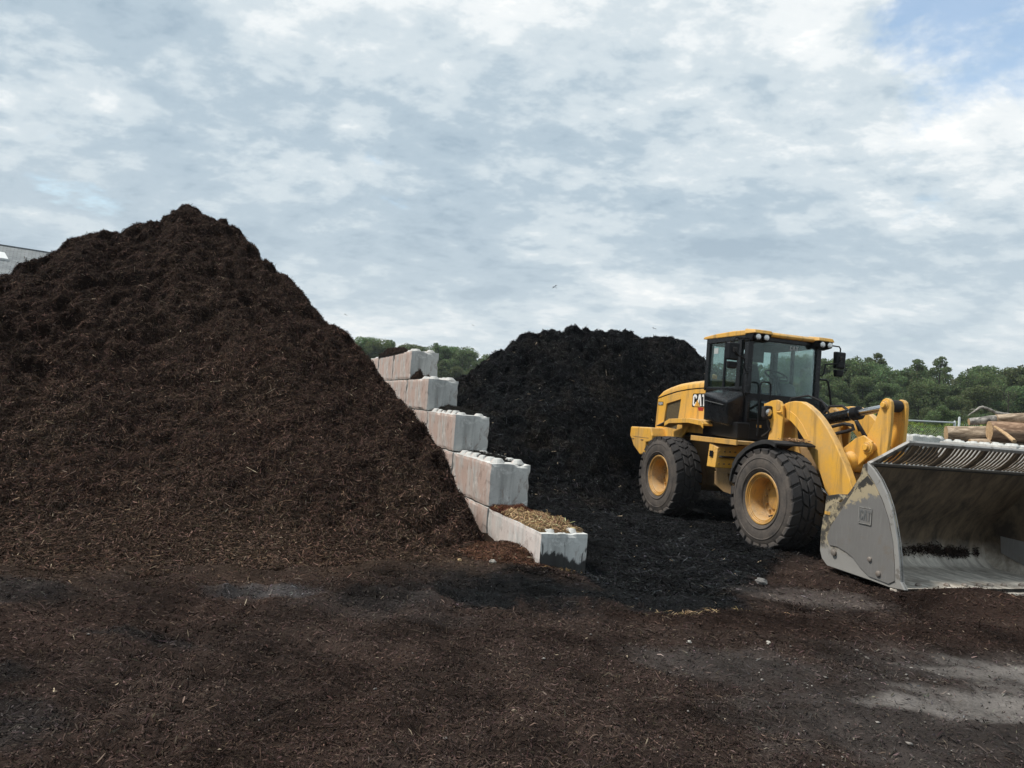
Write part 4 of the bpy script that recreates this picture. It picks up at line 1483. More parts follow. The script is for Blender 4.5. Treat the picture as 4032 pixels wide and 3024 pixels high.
def cat_word(m, put, sx, sy, depth):
    """adds the three letters through put(u, v, d)"""
    ox = 0.0
    for ch, adv in (('C', .66), ('A', .72), ('T', .62)):
        P = [((ox + u) * sx, v * sy) for u, v in GLY[ch]]
        n_ = len(P)
        vs_ = [put(u, v, 0) for u, v in P] + [put(u, v, depth) for u, v in P]
        m.add(vs_, [tuple(range(n_)), tuple(range(n_, 2 * n_))] + [(i, (i + 1) % n_, n_ + (i + 1) % n_, n_ + i) for i in range(n_)])
        ox += adv
    return m


dec = MB().prism([(-2.955, 2.05), (-2.94, 2.03), (-2.45, 2.035), (-2.45, 2.29), (-2.93, 2.282), (-2.95, 2.262)], -.7515, -.7485).build('decal_plate', 'black_paint', LD)
cat_word(MB(), lambda u, v, d: (-2.935 + u, -.7520 - d, 2.048 + v), .225, .218, .0015).build('decal_letters', 'white_decal', dec)
MB().prism([(-2.875, 2.04), (-2.675, 2.04), (-2.775, 2.165)], -.7565, -.7545).build('decal_triangle', 'yellow_paint', dec)
MB().prism([(-2.75, 2.025), (-2.55, 2.025), (-2.58, 1.965), (-2.72, 1.965)], -.7515, -.7485).build('red_sticker', 'red_decal', LD)


def text_mesh(s, name, size, mat, parent, mtx):
    cu = bpy.data.curves.new(name, 'FONT')
    cu.body = s
    cu.size = size
    cu.extrude = 0.001
    to = bpy.data.objects.new(name, cu)
    col.objects.link(to)
    dg = bpy.context.evaluated_depsgraph_get()
    me = bpy.data.meshes.new_from_object(to.evaluated_get(dg))
    bpy.data.objects.remove(to)
    me.materials.clear()
    me.materials.append(MATS[mat])
    o = link(bpy.data.objects.new(name, me), parent)
    o.matrix_local = mtx
    return o


p938 = MB().box(-4.245, -4.045, -.7515, -.7485, 2.04, 2.115).build('number_plate', 'black_satin', LD, .0012)
text_mesh('938M', 'number', .075, 'white_decal', p938, Matrix(((1, 0, 0, -4.235), (0, 0, -1, -.7530), (0, 1, 0, 2.05), (0, 0, 0, 1))))

# ---- rear fender, platform, toolbox
for sgn in (-1, 1):
    a, b = sorted((sgn * .735, sgn * 1.13))
    f = [(-3.27, 1.71), (-3.10, 1.775), (-2.42, 1.81), (-2.02, 1.78), (-1.94, 1.73)]
    m = MB().prism(f + [(x_, z_ - .035) for x_, z_ in reversed(f)], a, b)
    m.prism(f + [(x_, z_ - .085) for x_, z_ in reversed(f)], *sorted((sgn * 1.115, sgn * 1.135)))
    fo = m.build('rear_fender', 'yellow_paint', LD, .006)
    MB().hexa([(-3.58, sgn * 1.13, 1.615), (-3.58, sgn * .80, 1.605), (-3.26, sgn * .80, 1.695), (-3.26, sgn * 1.14, 1.70), (-3.58, sgn * 1.13, 1.63), (-3.58, sgn * .80, 1.62), (-3.26, sgn * .80, 1.712), (-3.26, sgn * 1.14, 1.718)]).build('fender_flap', 'grey_plastic', fo, .004)
    MB().prism([(-3.1, 1.66), (-2.95, 1.66), (-3.2, 1.42), (-3.38, 1.42)], *sorted((sgn * .76, sgn * .79))).build('fender_bracket', 'yellow_paint', fo, .005)
    m = MB().box(-2.05, -.72, *sorted((sgn * .70, sgn * 1.27)), 1.445, 1.50)
    m.box(-2.05, -.72, *sorted((sgn * 1.265, sgn * 1.29)), 1.43, 1.515)
    m.build('platform', 'yellow_dusty', LD, .005)
    tb_ = MB().hexa([(-1.49, sgn * 1.30, 1.03), (-1.49, sgn * .62, 1.03), (-1.24, sgn * .62, 1.03), (-1.24, sgn * 1.30, 1.03), (-1.49, sgn * 1.27, 1.42), (-1.49, sgn * .62, 1.44), (-1.24, sgn * .62, 1.44), (-1.24, sgn * 1.27, 1.36)]).build('toolbox', 'yellow_paint', LD, .012)
    st = MB().box(-1.245, -1.165, *sorted((sgn * 1.24, sgn * .88)), 1.205, 1.23)
    st.build('step', 'black_rubber', tb_, .004)
    for yy_ in (1.24, 1.14, 1.04, .94):
        for zz_ in (1.30, 1.10):
            MB().tube([(-1.245, sgn * yy_, zz_), (-1.222, sgn * yy_, zz_)], .012, 8).build('bolt_head', 'frame_dirty', tb_)
    MB().box(-1.42, -1.33, *sorted((sgn * 1.292, sgn * 1.306)), 1.20, 1.30).build('latch', 'black_satin', tb_, .003)
    # black skirt and side box under the cab window
    MB().hexa([(-2.06, sgn * .93, 1.55), (-2.06, sgn * .70, 1.55), (-1.22, sgn * .70, 1.52), (-1.22, sgn * .93, 1.52), (-2.08, sgn * .95, 1.80), (-2.08, sgn * .70, 1.80), (-1.22, sgn * .70, 1.80), (-1.22, sgn * .95, 1.80)]).build('cab_skirt', 'black_satin', LD, .02, 3)
    sb = MB().hexa([(-2.04, sgn * 1.07, 1.80), (-2.04, sgn * .74, 1.78), (-1.34, sgn * .74, 1.70), (-1.36, sgn * 1.05, 1.73), (-2.05, sgn * 1.10, 2.27), (-2.05, sgn * .74, 2.375), (-1.30, sgn * .74, 2.33), (-1.33, sgn * 1.10, 2.12)]).build('side_box', 'black_paint', LD, .035, 4)
    MB().hexa([(-1.98, sgn * 1.096, 2.135), (-1.98, sgn * 1.108, 2.135), (-1.42, sgn * 1.108, 2.065), (-1.42, sgn * 1.096, 2.065), (-1.98, sgn * 1.096, 2.143), (-1.98, sgn * 1.108, 2.143), (-1.42, sgn * 1.108, 2.073), (-1.42, sgn * 1.096, 2.073)]).build('box_seam', 'grey_plastic', sb)

# ---- cab
MB().prism([(-2.52, 1.50), (-2.52, 2.375), (-1.26, 2.30), (-1.245, 1.52)], -.765, .70).build('cab_body', 'black_satin', LD, .015, 3)
m = MB()
m.box(-1.37, -1.245, -.80, -.705, 2.28, 3.28)           # right front post
m.box(-1.36, -1.25, .57, .67, 2.20, 3.28)               # left front post
m.box(-2.54, -2.43, -.79, -.69, 2.34, 3.28)
m.box(-2.54, -2.43, .60, .70, 2.34, 3.28)
m.box(-1.58, -1.46, -.795, -.735, 2.34, 3.26)           # side window rear of the mirror post
m.box(-1.98, -1.93, -.785, -.745, 2.36, 3.2)            # mullion
m.box(-2.53, -1.25, -.795, -.70, 3.185, 3.29)
m.box(-2.53, -1.25, .58, .69, 3.2, 3.29)
m.box(-1.36, -1.255, -.72, .60, 3.19, 3.285)
m.box(-2.54, -2.44, -.70, .62, 3.17, 3.285)
m.box(-2.53, -1.30, -.79, -.72, 2.34, 2.40)
m.box(-2.0, -1.94, .62, .68, 2.3, 3.2)
cabf = m.build('cab_frame', 'black_paint', LD, .014, 3)
for nm, arg in (('windshield', (-1.285, -1.279, -.706, .571, 2.265, 3.192)), ('rear_window', (-2.488, -2.482, -.69, .60, 2.37, 3.17)),):
    MB().box(*arg).build(nm, 'cab_glass', LD)
MB().box(-2.43, -1.58, -.766, -.760, 2.40, 3.186).build('side_window', 'cab_glass', LD)
MB().box(-2.43, -1.36, .646, .652, 2.30, 3.2).build('side_window', 'cab_glass', LD)
MB().box(-1.252, -1.240, -.725, -.30, 1.87, 2.18).build('lower_window', 'cab_glass', LD)
m = MB().box(-1.25, -1.236, -.755, -.28, 2.18, 2.215)
m.box(-1.25, -1.236, -.755, -.725, 1.85, 2.18)
m.box(-1.25, -1.236, -.755, -.28, 1.845, 1.875)
m.box(-1.25, -1.236, -.755, -.28, 1.70, 1.712)
m.build('lower_window_trim', 'black_paint', LD, .003)
for yy_ in (-.56, -.50):
    MB().box(-1.245, -1.238, yy_, yy_ + .035, 1.735, 1.78).build('yellow_sticker', 'yellow_paint', LD)
MB().box(-2.31, -2.18, -.770, -.767, 3.0, 3.10).build('window_sticker', 'interior_light', LD)
cat_word(MB(), lambda u, v, d: (-1.277 + d, .03 + u, 3.085 + v), .085, .075, .001).build('windshield_letters', 'interior_light', LD)
# roof
rp = [(-2.64, 3.285), (-2.60, 3.325), (-2.2, 3.352), (-1.7, 3.362), (-1.22, 3.345), (-1.175, 3.30), (-1.20, 3.262), (-2.55, 3.275)]
roof = MB().prism(rp, -.81, .73).build('roof', 'yellow_paint', LD, .016, 3)
for y0_, y1_, lights in ((-.85, -.44, (-.735, -.575)), (.42, .80, (.55, .70))):
    MB().hexa([(-1.34, y0_, 3.285), (-1.34, y1_, 3.285), (-1.10, y1_ - .0, 3.285), (-1.08, y0_ + .03, 3.285), (-1.34, y0_ + .02, 3.372), (-1.34, y1_ - .02, 3.372), (-1.12, y1_ - .03, 3.345), (-1.11, y0_ + .05, 3.345)]).build('roof_corner', 'yellow_paint', roof, .012)
    MB().hexa([(-1.34, y0_ + .03, 3.15), (-1.34, y1_ - .03, 3.15), (-1.18, y1_ - .03, 3.17), (-1.18, y0_ + .04, 3.17), (-1.34, y0_ + .02, 3.285), (-1.34, y1_ - .02, 3.285), (-1.115, y1_ - .02, 3.284), (-1.105, y0_ + .04, 3.284)]).build('lamp_pod', 'black_satin', roof, .012)
    for ly in lights:
        wl = MB().tube([(-1.19, ly, 3.225), (-1.125, ly, 3.225), (-1.105, ly, 3.225)], [.055, .062, .060], 18).build('work_light', 'black_satin', LD)
        MB().tube([(-1.106, ly, 3.225), (-1.098, ly, 3.225), (-1.094, ly, 3.225)], [.050, .048, .03], 18).build('lens', 'lamp_glass', wl)
# inside the cab
st = MB()
st.hexa([(-2.2, -.30, 2.18), (-2.2, .22, 2.18), (-1.72, .22, 2.20), (-1.72, -.30, 2.20), (-2.2, -.30, 2.34), (-2.2, .22, 2.34), (-1.72, .20, 2.32), (-1.72, -.28, 2.32)])
st.hexa([(-2.28, -.28, 2.3), (-2.28, .20, 2.3), (-2.12, .20, 2.3), (-2.12, -.28, 2.3), (-2.40, -.24, 2.90), (-2.40, .16, 2.90), (-2.28, .16, 2.90), (-2.28, -.24, 2.90)])
st.hexa([(-2.40, -.14, 2.92), (-2.40, .06, 2.92), (-2.31, .06, 2.92), (-2.31, -.14, 2.92), (-2.42, -.13, 3.08), (-2.42, .05, 3.08), (-2.34, .05, 3.08), (-2.34, -.13, 3.08)])
st.build('seat', 'black_rubber', LD, .04, 3)
sw = MB()
ring = []
ctr, e1, e2 = Vector((-1.62, .06, 2.66)), Vector((0, 1, 0)), Vector((.86, 0, -.5))
pts = [ctr + (e1 * math.cos(a) + e2 * math.sin(a)) * .20 for a in np.linspace(0, 2 * math.pi, 25)]
sw.tube(pts, .017, 8, caps=False)
sw.tube([ctr - e1 * .2, ctr + Vector((-.03, 0, -.04)), ctr + e1 * .2], .016, 6)
sw.tube([ctr, Vector((-1.48, .06, 2.2))], .04, 8)
sw.build('steering_wheel', 'black_satin', LD)
MB().hexa([(-1.62, .10, 2.2), (-1.62, .42, 2.2), (-1.42, .42, 2.2), (-1.42, .10, 2.2), (-1.66, .14, 2.56), (-1.66, .38, 2.56), (-1.50, .36, 2.52), (-1.50, .16, 2.52)]).build('console', 'grey_plastic', LD, .05, 4)
MB().hexa([(-1.56, -.45, 2.24), (-1.56, .55, 2.22), (-1.31, .55, 2.22), (-1.31, -.45, 2.24), (-1.56, -.43, 2.32), (-1.56, .55, 2.30), (-1.31, .55, 2.275), (-1.31, -.43, 2.295)]).build('dashboard', 'interior_light', LD, .012)
MB().box(-1.46, -1.43, -.70, -.36, 2.84, 3.2).build('sun_visor', 'black_rubber', LD, .01)
MB().box(-2.42, -1.40, -.68, .57, 3.15, 3.19).build('headliner', 'black_rubber', LD, .01)
MB().hexa([(-1.9, -.62, 2.2), (-1.9, -.38, 2.2), (-1.5, -.38, 2.2), (-1.5, -.62, 2.2), (-1.9, -.60, 2.52), (-1.9, -.40, 2.52), (-1.6, -.40, 2.50), (-1.6, -.60, 2.50)]).build('armrest_console', 'black_rubber', LD, .03, 3)

# mirrors, rails
def mirror(sgn, cx, cy, cz, name='mirror'):
    mo = MB().hexa([(cx - .05, cy - .105, cz - .15), (cx - .05, cy + .105, cz - .15), (cx + .04, cy + .09, cz - .14), (cx + .04, cy - .09, cz - .14), (cx - .05, cy - .115, cz + .15), (cx - .05, cy + .115, cz + .15), (cx + .04, cy + .10, cz + .14), (cx + .04, cy - .10, cz + .14)]).build('mirror', 'black_satin', LD, .025, 4)
    MB().hexa([(cx - .045, cy - .08, cz - .29), (cx - .045, cy + .08, cz - .29), (cx + .02, cy + .07, cz - .28), (cx + .02, cy - .07, cz - .28), (cx - .045, cy - .10, cz - .165), (cx - .045, cy + .10, cz - .165), (cx + .03, cy + .09, cz - .17), (cx + .03, cy - .09, cz - .17)]).build('lower_mirror', 'black_satin', mo, .02, 3)
    MB().tube([(cx - .052, cy - .085, cz), (cx - .055, cy + .085, cz)], .002, 4).build('mirror_clip', 'black_satin', mo)
    MB().box(cx + .035, cx + .065, cy - .04, cy + .04, cz - .02, cz + .06).build('mirror_mount', 'black_rubber', mo, .012)
    py_ = -.79 if sgn < 0 else .66
    arm = MB()
    arm.tube([(cx + .055, cy, cz), (cx + .06, cy - sgn * .06, cz - .06), (-1.24, py_ + sgn * .09, cz - .10), (-1.24, py_ + sgn * .07, cz - .25), (-1.24, py_ + sgn * .04, cz - .30), (-1.26, py_ - sgn * .02, cz - .30)], .014, 8)
    arm.tube([(cx, cy, cz + .14), (cx, cy, cz + .20), (cx, cy - sgn * .03, cz + .235), (-1.24, py_ + sgn * .03, cz + .24), (-1.26, py_ - sgn * .02, cz + .24)], .012, 8)
    arm.build('mirror_arm', 'black_satin', mo)


mirror(-1, -1.22, -1.115, 2.955)
mirror(1, -1.25, 1.055, 3.01)
MB().tube([(-1.12, -.62, 1.6), (-1.12, -.63, 2.42), (-1.12, -.60, 2.485), (-1.12, -.56, 2.495), (-1.12, -.47, 2.495), (-1.12, -.43, 2.47), (-1.12, -.42, 2.42), (-1.12, -.41, 1.6)], .014, 8).build('grab_rail', 'black_satin', LD)
MB().tube([(-1.25, .66, 2.64), (-1.25, .78, 2.645), (-1.25, .83, 2.62), (-1.25, .87, 2.5), (-1.25, .93, 2.2), (-1.25, .95, 1.9)], .018, 8).build('grab_rail', 'black_satin', LD)
MB().tube([(-1.23, -.80, 2.62), (-1.22, -.87, 2.62), (-1.22, -.90, 2.57), (-1.22, -.88, 2.30), (-1.24, -.82, 2.22)], .014, 8).build('grab_rail', 'black_satin', LD)

# ---- loader tower, arms and linkage
TOW = [(-.91, 2.13), (-.76, 2.18), (-.63, 2.195), (-.54, 2.17), (-.49, 2.10), (-.46, 1.91), (-.47, 1.61), (-.44, 1.35), (-.86, 1.35), (-.78, 1.59), (-.75, 1.82), (-.90, 1.97)]
TOW2 = [(-.80, 2.10), (-.70, 2.16), (-.60, 2.17), (-.50, 2.10), (-.46, 1.91), (-.40, 1.61), (-.30, 1.35), (-.86, 1.35), (-.78, 1.59)]
ARM = [(-.63, 2.05), (-.55, 2.135), (-.45, 2.17), (-.32, 2.185), (-.17, 2.18), (-.03, 2.13), (.13, 2.04), (.28, 1.925), (.42, 1.79), (.55, 1.64), (.67, 1.48), (.78, 1.33), (.89, 1.14), (1.0, .92), (1.17, .62),
       (1.24, .44), (1.20, .33), (1.10, .30), (1.0, .35), (.85, .52), (.62, .76), (.45, .91), (.33, 1.13), (.19, 1.30), (.06, 1.46), (-.05, 1.62), (-.21, 1.77), (-.36, 1.87), (-.52, 1.92), (-.62, 1.97)]
for sgn in (-1, 1):
    MB().prism(TOW, *sorted((sgn * .62, sgn * .665))).build('tower_plate', 'yellow_paint', LD, .010)
    MB().prism(TOW2, *sorted((sgn * .40, sgn * .44))).build('tower_plate', 'yellow_dusty', LD, .010)
    la = MB().prism(ARM, *sorted((sgn * .47, sgn * .585))).build('lift_arm', 'yellow_paint', LD, .016, 3)
    # the lighter stepped edge along the inner curve
    ins = [(-.50, 2.03), (-.40, 2.03), (-.25, 1.96), (-.10, 1.83), (.04, 1.66), (.12, 1.50), (.06, 1.46), (-.05, 1.62), (-.21, 1.77), (-.36, 1.87), (-.50, 1.92)]
    MB().prism(ins, *sorted((sgn * .58, sgn * .592))).build('arm_doubler', 'yellow_paint', la, .004)
    MB().tube([(-.58, sgn * .67, 2.08), (-.58, sgn * .36, 2.08)], .055, 18).build('pivot_pin', 'yellow_dusty', la)
    # lift cylinder below the arm
    lc = MB().tube([(-.55, sgn * .50, 1.28), (.05, sgn * .50, 1.0)], .075, 16).build('lift_cylinder', 'black_paint', LD)
    MB().tube([(.05, sgn * .50, 1.0), (.55, sgn * .50, .78)], .042, 14).build('cylinder_rod', 'chrome', lc)
    # headlamp on its bracket
    hb = MB().box(-.93, -.80, *sorted((sgn * .64, sgn * .67)), 1.90, 2.13).build('lamp_bracket', 'yellow_paint', LD, .006)
    hl = MB().hexa([(-.84, sgn * .79, 1.90), (-.84, sgn * .66, 1.90), (-.72, sgn * .645, 1.88), (-.72, sgn * .815, 1.88), (-.84, sgn * .79, 2.07), (-.84, sgn * .66, 2.07), (-.715, sgn * .645, 2.10), (-.715, sgn * .815, 2.10)]).build('headlamp', 'black_rubber', LD, .035, 4)
    MB().tube([(-.735, sgn * .73, 1.985), (-.712, sgn * .73, 1.985), (-.700, sgn * .73, 1.985), (-.694, sgn * .73, 1.985)], [.058, .058, .045, .02], 20).build('lens', 'lamp_glass', hl)
    MB().tube([(-.76, sgn * .72, 1.90), (-.77, sgn * .70, 1.80), (-.72, sgn * .68, 1.72), (-.80, sgn * .68, 1.66), (-.92, sgn * .68, 1.60)], .016, 6).build('lamp_cable', 'black_rubber', hl)
    MB().tube([(-.60, sgn * .67, 2.0), (-.45, sgn * .70, 2.0)], .012, 6).build('grease_fitting', 'yellow_paint', LD)
    # front fender: black arc over the tyre
    ff = [(-.84, .88), (-.82, 1.00), (-.77, 1.13), (-.66, 1.28), (-.46, 1.42), (-.26, 1.51), (-.08, 1.555), (.06, 1.57), (.16, 1.56), (.25, 1.53)]
    inner = [(x_ * .975 + (.0 if x_ > -.5 else .012), z_ - .03) for x_, z_ in ff]
    m = MB().prism(ff + list(reversed(inner)), *sorted((sgn * .62, sgn * 1.30)))
    edge = [(x_ * .95 + (.0 if x_ > -.5 else .015), z_ - .065) for x_, z_ in ff[2:]]
    m.prism(ff[2:] + list(reversed(edge)), *sorted((sgn * 1.285, sgn * 1.315)))
    m.build('front_fender', 'black_rubber', LD, .006)

MB().tube([(.53, -.47, 1.35), (.53, .47, 1.35)], .115, 24).build('cross_tube', 'yellow_paint', LD)
MB().tube([(.53, -.33, 1.35), (.53, -.24, 1.35), (.53, .24, 1.35), (.53, .33, 1.35)], [.116, .15, .15, .116], 24).build('tube_collar', 'yellow_paint', LD)
BRK = [(.74, 1.74), (.60, 1.69), (.38, 1.54), (.35, 1.47), (.38, 1.26), (.46, 1.20), (.58, 1.23), (.74, 1.36), (.90, 1.50), (.90, 1.66)]
LEV = [(.93, 2.19), (.95, 2.25), (1.0, 2.275), (1.06, 2.265), (1.10, 2.23), (1.115, 2.16), (1.115, 1.94), (1.10, 1.70), (1.08, 1.55), (1.04, 1.30), (1.10, 1.05), (1.20, .90), (1.28, .80), (1.20, .72), (1.08, .80),
       (.90, 1.05), (.74, 1.28), (.67, 1.42), (.67, 1.60), (.72, 1.75), (.84, 1.95)]
for sgn in (-1, 1):
    MB().prism(BRK, *sorted((sgn * .205, sgn * .245))).build('lever_bracket', 'yellow_paint', LD, .010)
    MB().prism(LEV, *sorted((sgn * .10, sgn * .155))).build('tilt_lever', 'yellow_paint', LD, .012)
for (px_, pz_), r_, ln_ in (((1.0, 2.175), .058, .175), ((.835, 1.575), .07, .275)):
    pn = MB().tube([(px_, -ln_, pz_), (px_, ln_, pz_)], r_, 22).build('lever_pin', 'yellow_dusty', LD, .006)
    MB().tube([(px_, -ln_ - .03, pz_), (px_, -ln_ + .005, pz_)], r_ * .66, 18).build('pin_boss', 'yellow_paint', pn, .005)
    MB().tube([(px_, -ln_ + .045, pz_), (px_, -ln_ + .012, pz_)], r_ * 1.3, 22).build('pin_collar', 'yellow_paint', pn, .005)
MB().tube([(1.0, -.095, 2.175), (1.0, .095, 2.175)], .085, 20).build('rod_eye', 'black_rubber', LD, .006)
# tilt cylinder on the centre line
c0, c1 = Vector((-.85, 0, 1.84)), Vector((1.0, 0, 2.175))
cd = (c1 - c0).normalized()
tc_ = MB().tube([c0, c0 + cd * 1.16], .088, 22).build('tilt_cylinder', 'black_paint', LD)
MB().tube([c0 + cd * 1.12, c0 + cd * 1.16, c0 + cd * 1.26, c0 + cd * 1.27], [.096, .10, .10, .07], 22).build('gland', 'black_satin', tc_)
MB().tube([c0 + cd * 1.135, c0 + cd * 1.15], .103, 22).build('gland_ring', 'chrome', tc_)
MB().tube([c0 + cd * 1.25, c1], .052, 18).build('cylinder_rod', 'chrome', tc_)
hs = MB()
hs.tube([(-.30, -.10, 1.70), (-.18, -.12, 1.74), (-.12, -.12, 1.80), (.05, -.12, 1.85), (.25, -.13, 1.89), (.40, -.13, 1.87), (.42, -.12, 1.82), (.30, -.12, 1.78), (.10, -.12, 1.74), (-.05, -.12, 1.68), (-.25, -.1, 1.62)], .026, 8)
hs.tube([(-.6, .15, 1.95), (-.45, .2, 2.16), (-.2, .22, 2.17), (.05, .2, 2.05), (.2, .2, 1.8)], .022, 8)
hs.tube([(-.95, -.25, 1.9), (-.85, -.22, 2.25), (-.65, -.05, 2.31), (-.45, .05, 2.22), (-.35, .1, 2.05)], .016, 8)
hs.build('hoses', 'black_rubber', LD)
MB().box(-.20, -.12, -.17, -.08, 1.66, 1.73).build('hose_clamp', 'galvanised', LD, .006)
MB().tube([(-.05, .36, 1.95), (.15, .38, 1.7), (.35, .40, 1.45)], .03, 8).build('hose', 'black_rubber', LD)
MB().tube([(.25, .30, 1.32), (.25, .44, 1.32)], .10, 18).build('cylinder_head', 'black_rubber', LD)

# ---- bucket
bucket = empty('bucket', (0, 0, 0), 0, LD)
SIDE = [(1.95, 1.385), (2.03, 1.42), (2.13, 1.345), (2.23, 1.245), (2.34, 1.09), (2.42, .93), (2.48, .75), (2.53, .57), (2.57, .35), (2.60, .15), (2.66, .075), (2.43, .05), (2.18, .06), (1.46, .07), (1.36, .14), (1.32, .23), (1.315, .46),
        (1.34, .67), (1.43, .81), (1.55, .89), (1.62, .875), (1.78, 1.06), (1.91, 1.24)]
WEAR = [(1.78, .30), (1.62, .335), (1.49, .33), (1.435, .42), (1.49, .56), (1.65, .79), (1.78, .98), (1.93, 1.17), (2.03, 1.26), (2.14, 1.17), (2.27, 1.0), (2.38, .80), (2.46, .55), (2.50, .30), (2.515, .14), (2.43, .085), (2.14, .10), (2.0, .17), (1.88, .26)]
CUT = [(2.03, 1.415), (2.13, 1.345), (2.23, 1.245), (2.34, 1.09), (2.42, .93), (2.48, .75), (2.53, .57), (2.57, .35), (2.60, .15), (2.66, .075), (2.53, .06), (2.525, .15), (2.51, .32), (2.47, .56), (2.39, .81), (2.28, 1.02), (2.15, 1.19), (2.04, 1.30)]
for sgn in (-1, 1):
    MB().prism(SIDE, *sorted((sgn * 1.345, sgn * 1.372))).build('side_plate', 'bucket_paint' if sgn < 0 else 'bucket_inside', bucket, .004)
    MB().prism(WEAR, *sorted((sgn * 1.370, sgn * 1.384))).build('wear_plate', 'bucket_steel', bucket, .004)
    MB().prism(CUT, *sorted((sgn * 1.335, sgn * 1.392))).build('side_cutter', 'bare_steel', bucket, .005)
    for bx, bz, br in ((1.575, .255, .038), (2.15, .30, .028), (2.285, .165, .032)):
        MB().tube([(bx, sgn * 1.37, bz), (bx, sgn * 1.40, bz), (bx, sgn * 1.405, bz)], [br, br, br * .7], 14).build('side_bolt', 'bolt_steel', bucket)
    MB().prism([(1.62, .30), (1.60, .52), (2.2, .50), (2.55, .46), (2.57, .18), (2.2, .12)], *sorted((sgn * 1.325, sgn * 1.346))).build('inner_wear_plate', 'bucket_steel', bucket, .004)
ARC = [(2.64, .062), (2.2, .05), (1.62, .055), (1.48, .085), (1.39, .16), (1.345, .28), (1.345, .42), (1.40, .58), (1.50, .73), (1.64, .88), (1.79, 1.06), (1.92, 1.23), (2.02, 1.385)]


def offs(path, d):
    out = []
    for i, p in enumerate(path):
        a, b = Vector((*path[max(i - 1, 0)], 0)), Vector((*path[min(i + 1, len(path) - 1)], 0))
        t_ = (b - a).normalized()
        out.append((p[0] - t_.y * d, p[1] + t_.x * d))
    return out


def smooth_path(p, k=4):
    out = []
    n_ = len(p)
    for i in range(n_ - 1):
        p0, p1, p2, p3 = p[max(i - 1, 0)], p[i], p[i + 1], p[min(i + 2, n_ - 1)]
        for j in range(k):
            t = j / k
            out.append(tuple(0.5 * ((2 * p1[c]) + (-p0[c] + p2[c]) * t + (2 * p0[c] - 5 * p1[c] + 4 * p2[c] - p3[c]) * t * t + (-p0[c] + 3 * p1[c] - 3 * p2[c] + p3[c]) * t ** 3) for c in (0, 1)))
    out.append(p[-1])
    return out


arc = smooth_path(ARC, 4)
inn = offs(arc, -.024)


def sheet(path, y0, y1, flip=False):
    m = MB()
    n_ = len(path)
    vs = [(p[0], y0, p[1]) for p in path] + [(p[0], y1, p[1]) for p in path]
    m.add(vs, [(i, i + 1, n_ + i + 1, n_ + i) for i in range(n_ - 1)], True)
    return m


m = sheet(arc, -1.346, 1.346)
m.build('bucket_shell', 'bucket_steel', bucket, fix=False)
m = sheet(inn, -1.345, 1.345)
m.build('bucket_liner', 'bucket_inside', bucket, fix=False)
MB().box(2.44, 2.70, -1.372, 1.372, .018, .046).build('cutting_edge', 'bucket_inside', bucket, .006)
for k_ in range(4):
    MB().box(2.60, 2.735, -1.35 + k_ * .68, -1.35 + k_ * .68 + .62, .0, .017).build('edge_segment', 'bucket_inside', bucket, .004)
for by in (-1.31, -1.03, -.61, -.34, -.12, .05, .27, .55, .85, 1.15):
    bz_ = .062
    MB().tube([(2.50, by, .05), (2.50, by, .098), (2.50, by, .112)], [.034, .034, .020], 6).build('edge_bolt', 'bolt_steel', bucket)
# lug plates at the back
for yy_ in (-.62, -.44, .44, .62, -.16, .16):
    MB().prism([(1.0, .30), (1.10, .20), (1.36, .16), (1.325, .28), (1.325, .42), (1.38, .58), (1.30, .70), (1.10, .62)], yy_ - .02, yy_ + .02).build('bucket_lug', 'bucket_steel', bucket, .006)
MB().prism([(1.32, .60), (1.34, .93), (1.55, .98), (1.60, .92), (1.44, .80)], -1.345, -.70).build('back_gusset', 'bucket_steel', bucket, .006)
MB().box(1.37, 1.46, -1.379, -1.3725, .70, .74).build('yellow_sticker', 'yellow_paint', bucket)
# badge on the side plate
bd = MB().prism([(1.945, .72), (1.965, .70), (2.115, .69), (2.135, .71), (2.145, .865), (2.125, .885), (1.965, .885), (1.945, .865)], -1.392, -1.383).build('badge', 'bucket_steel', bucket, .006)
cat_word(MB(), lambda u, v, d: (1.965 + u, -1.3925 - d, .735 + v), .083, .12, .004).build('badge_letters', 'grey_plastic', bd)
bb = MB()
for a_ in ((1.945, 2.14, .69, .698), (1.945, 2.14, .877, .885), (1.945, 1.953, .69, .885), (2.132, 2.14, .69, .885)):
    bb.box(a_[0], a_[1], -1.3965, -1.391, a_[2], a_[3])
bb.build('badge_rim', 'bare_steel', bd)
# slotted spill guard: leans forward, trapezoid, one bar after another
GB, GT, YT, YB = Vector((2.02, 0, 1.405)), Vector((2.34, 0, 1.695)), 1.08, 1.345
gd = GT - GB
gdn = Vector((-gd.z, 0, gd.x)).normalized()


def guard_pt(y, f, off=0.0):
    bow = 0.035 * math.sin(f * math.pi)
    p = GB + gd * f - gdn * (bow - off)
    return Vector((p.x, y, p.z))


def guard_bar(y, wd_, fmax):
    m = MB()
    vs = []
    fr = [0.0, .33, .66, 1.0]
    for f in fr:
        f = f * fmax
        vs += [guard_pt(y - wd_ / 2, f, -.005), guard_pt(y + wd_ / 2, f, -.005), guard_pt(y + wd_ / 2, f, .005), guard_pt(y - wd_ / 2, f, .005)]
    fs = [(i * 4 + k, i * 4 + (k + 1) % 4, (i + 1) * 4 + (k + 1) % 4, (i + 1) * 4 + k) for i in range(3) for k in range(4)] + [(0, 1, 2, 3), (12, 13, 14, 15)]
    m.add(vs, fs)
    return m


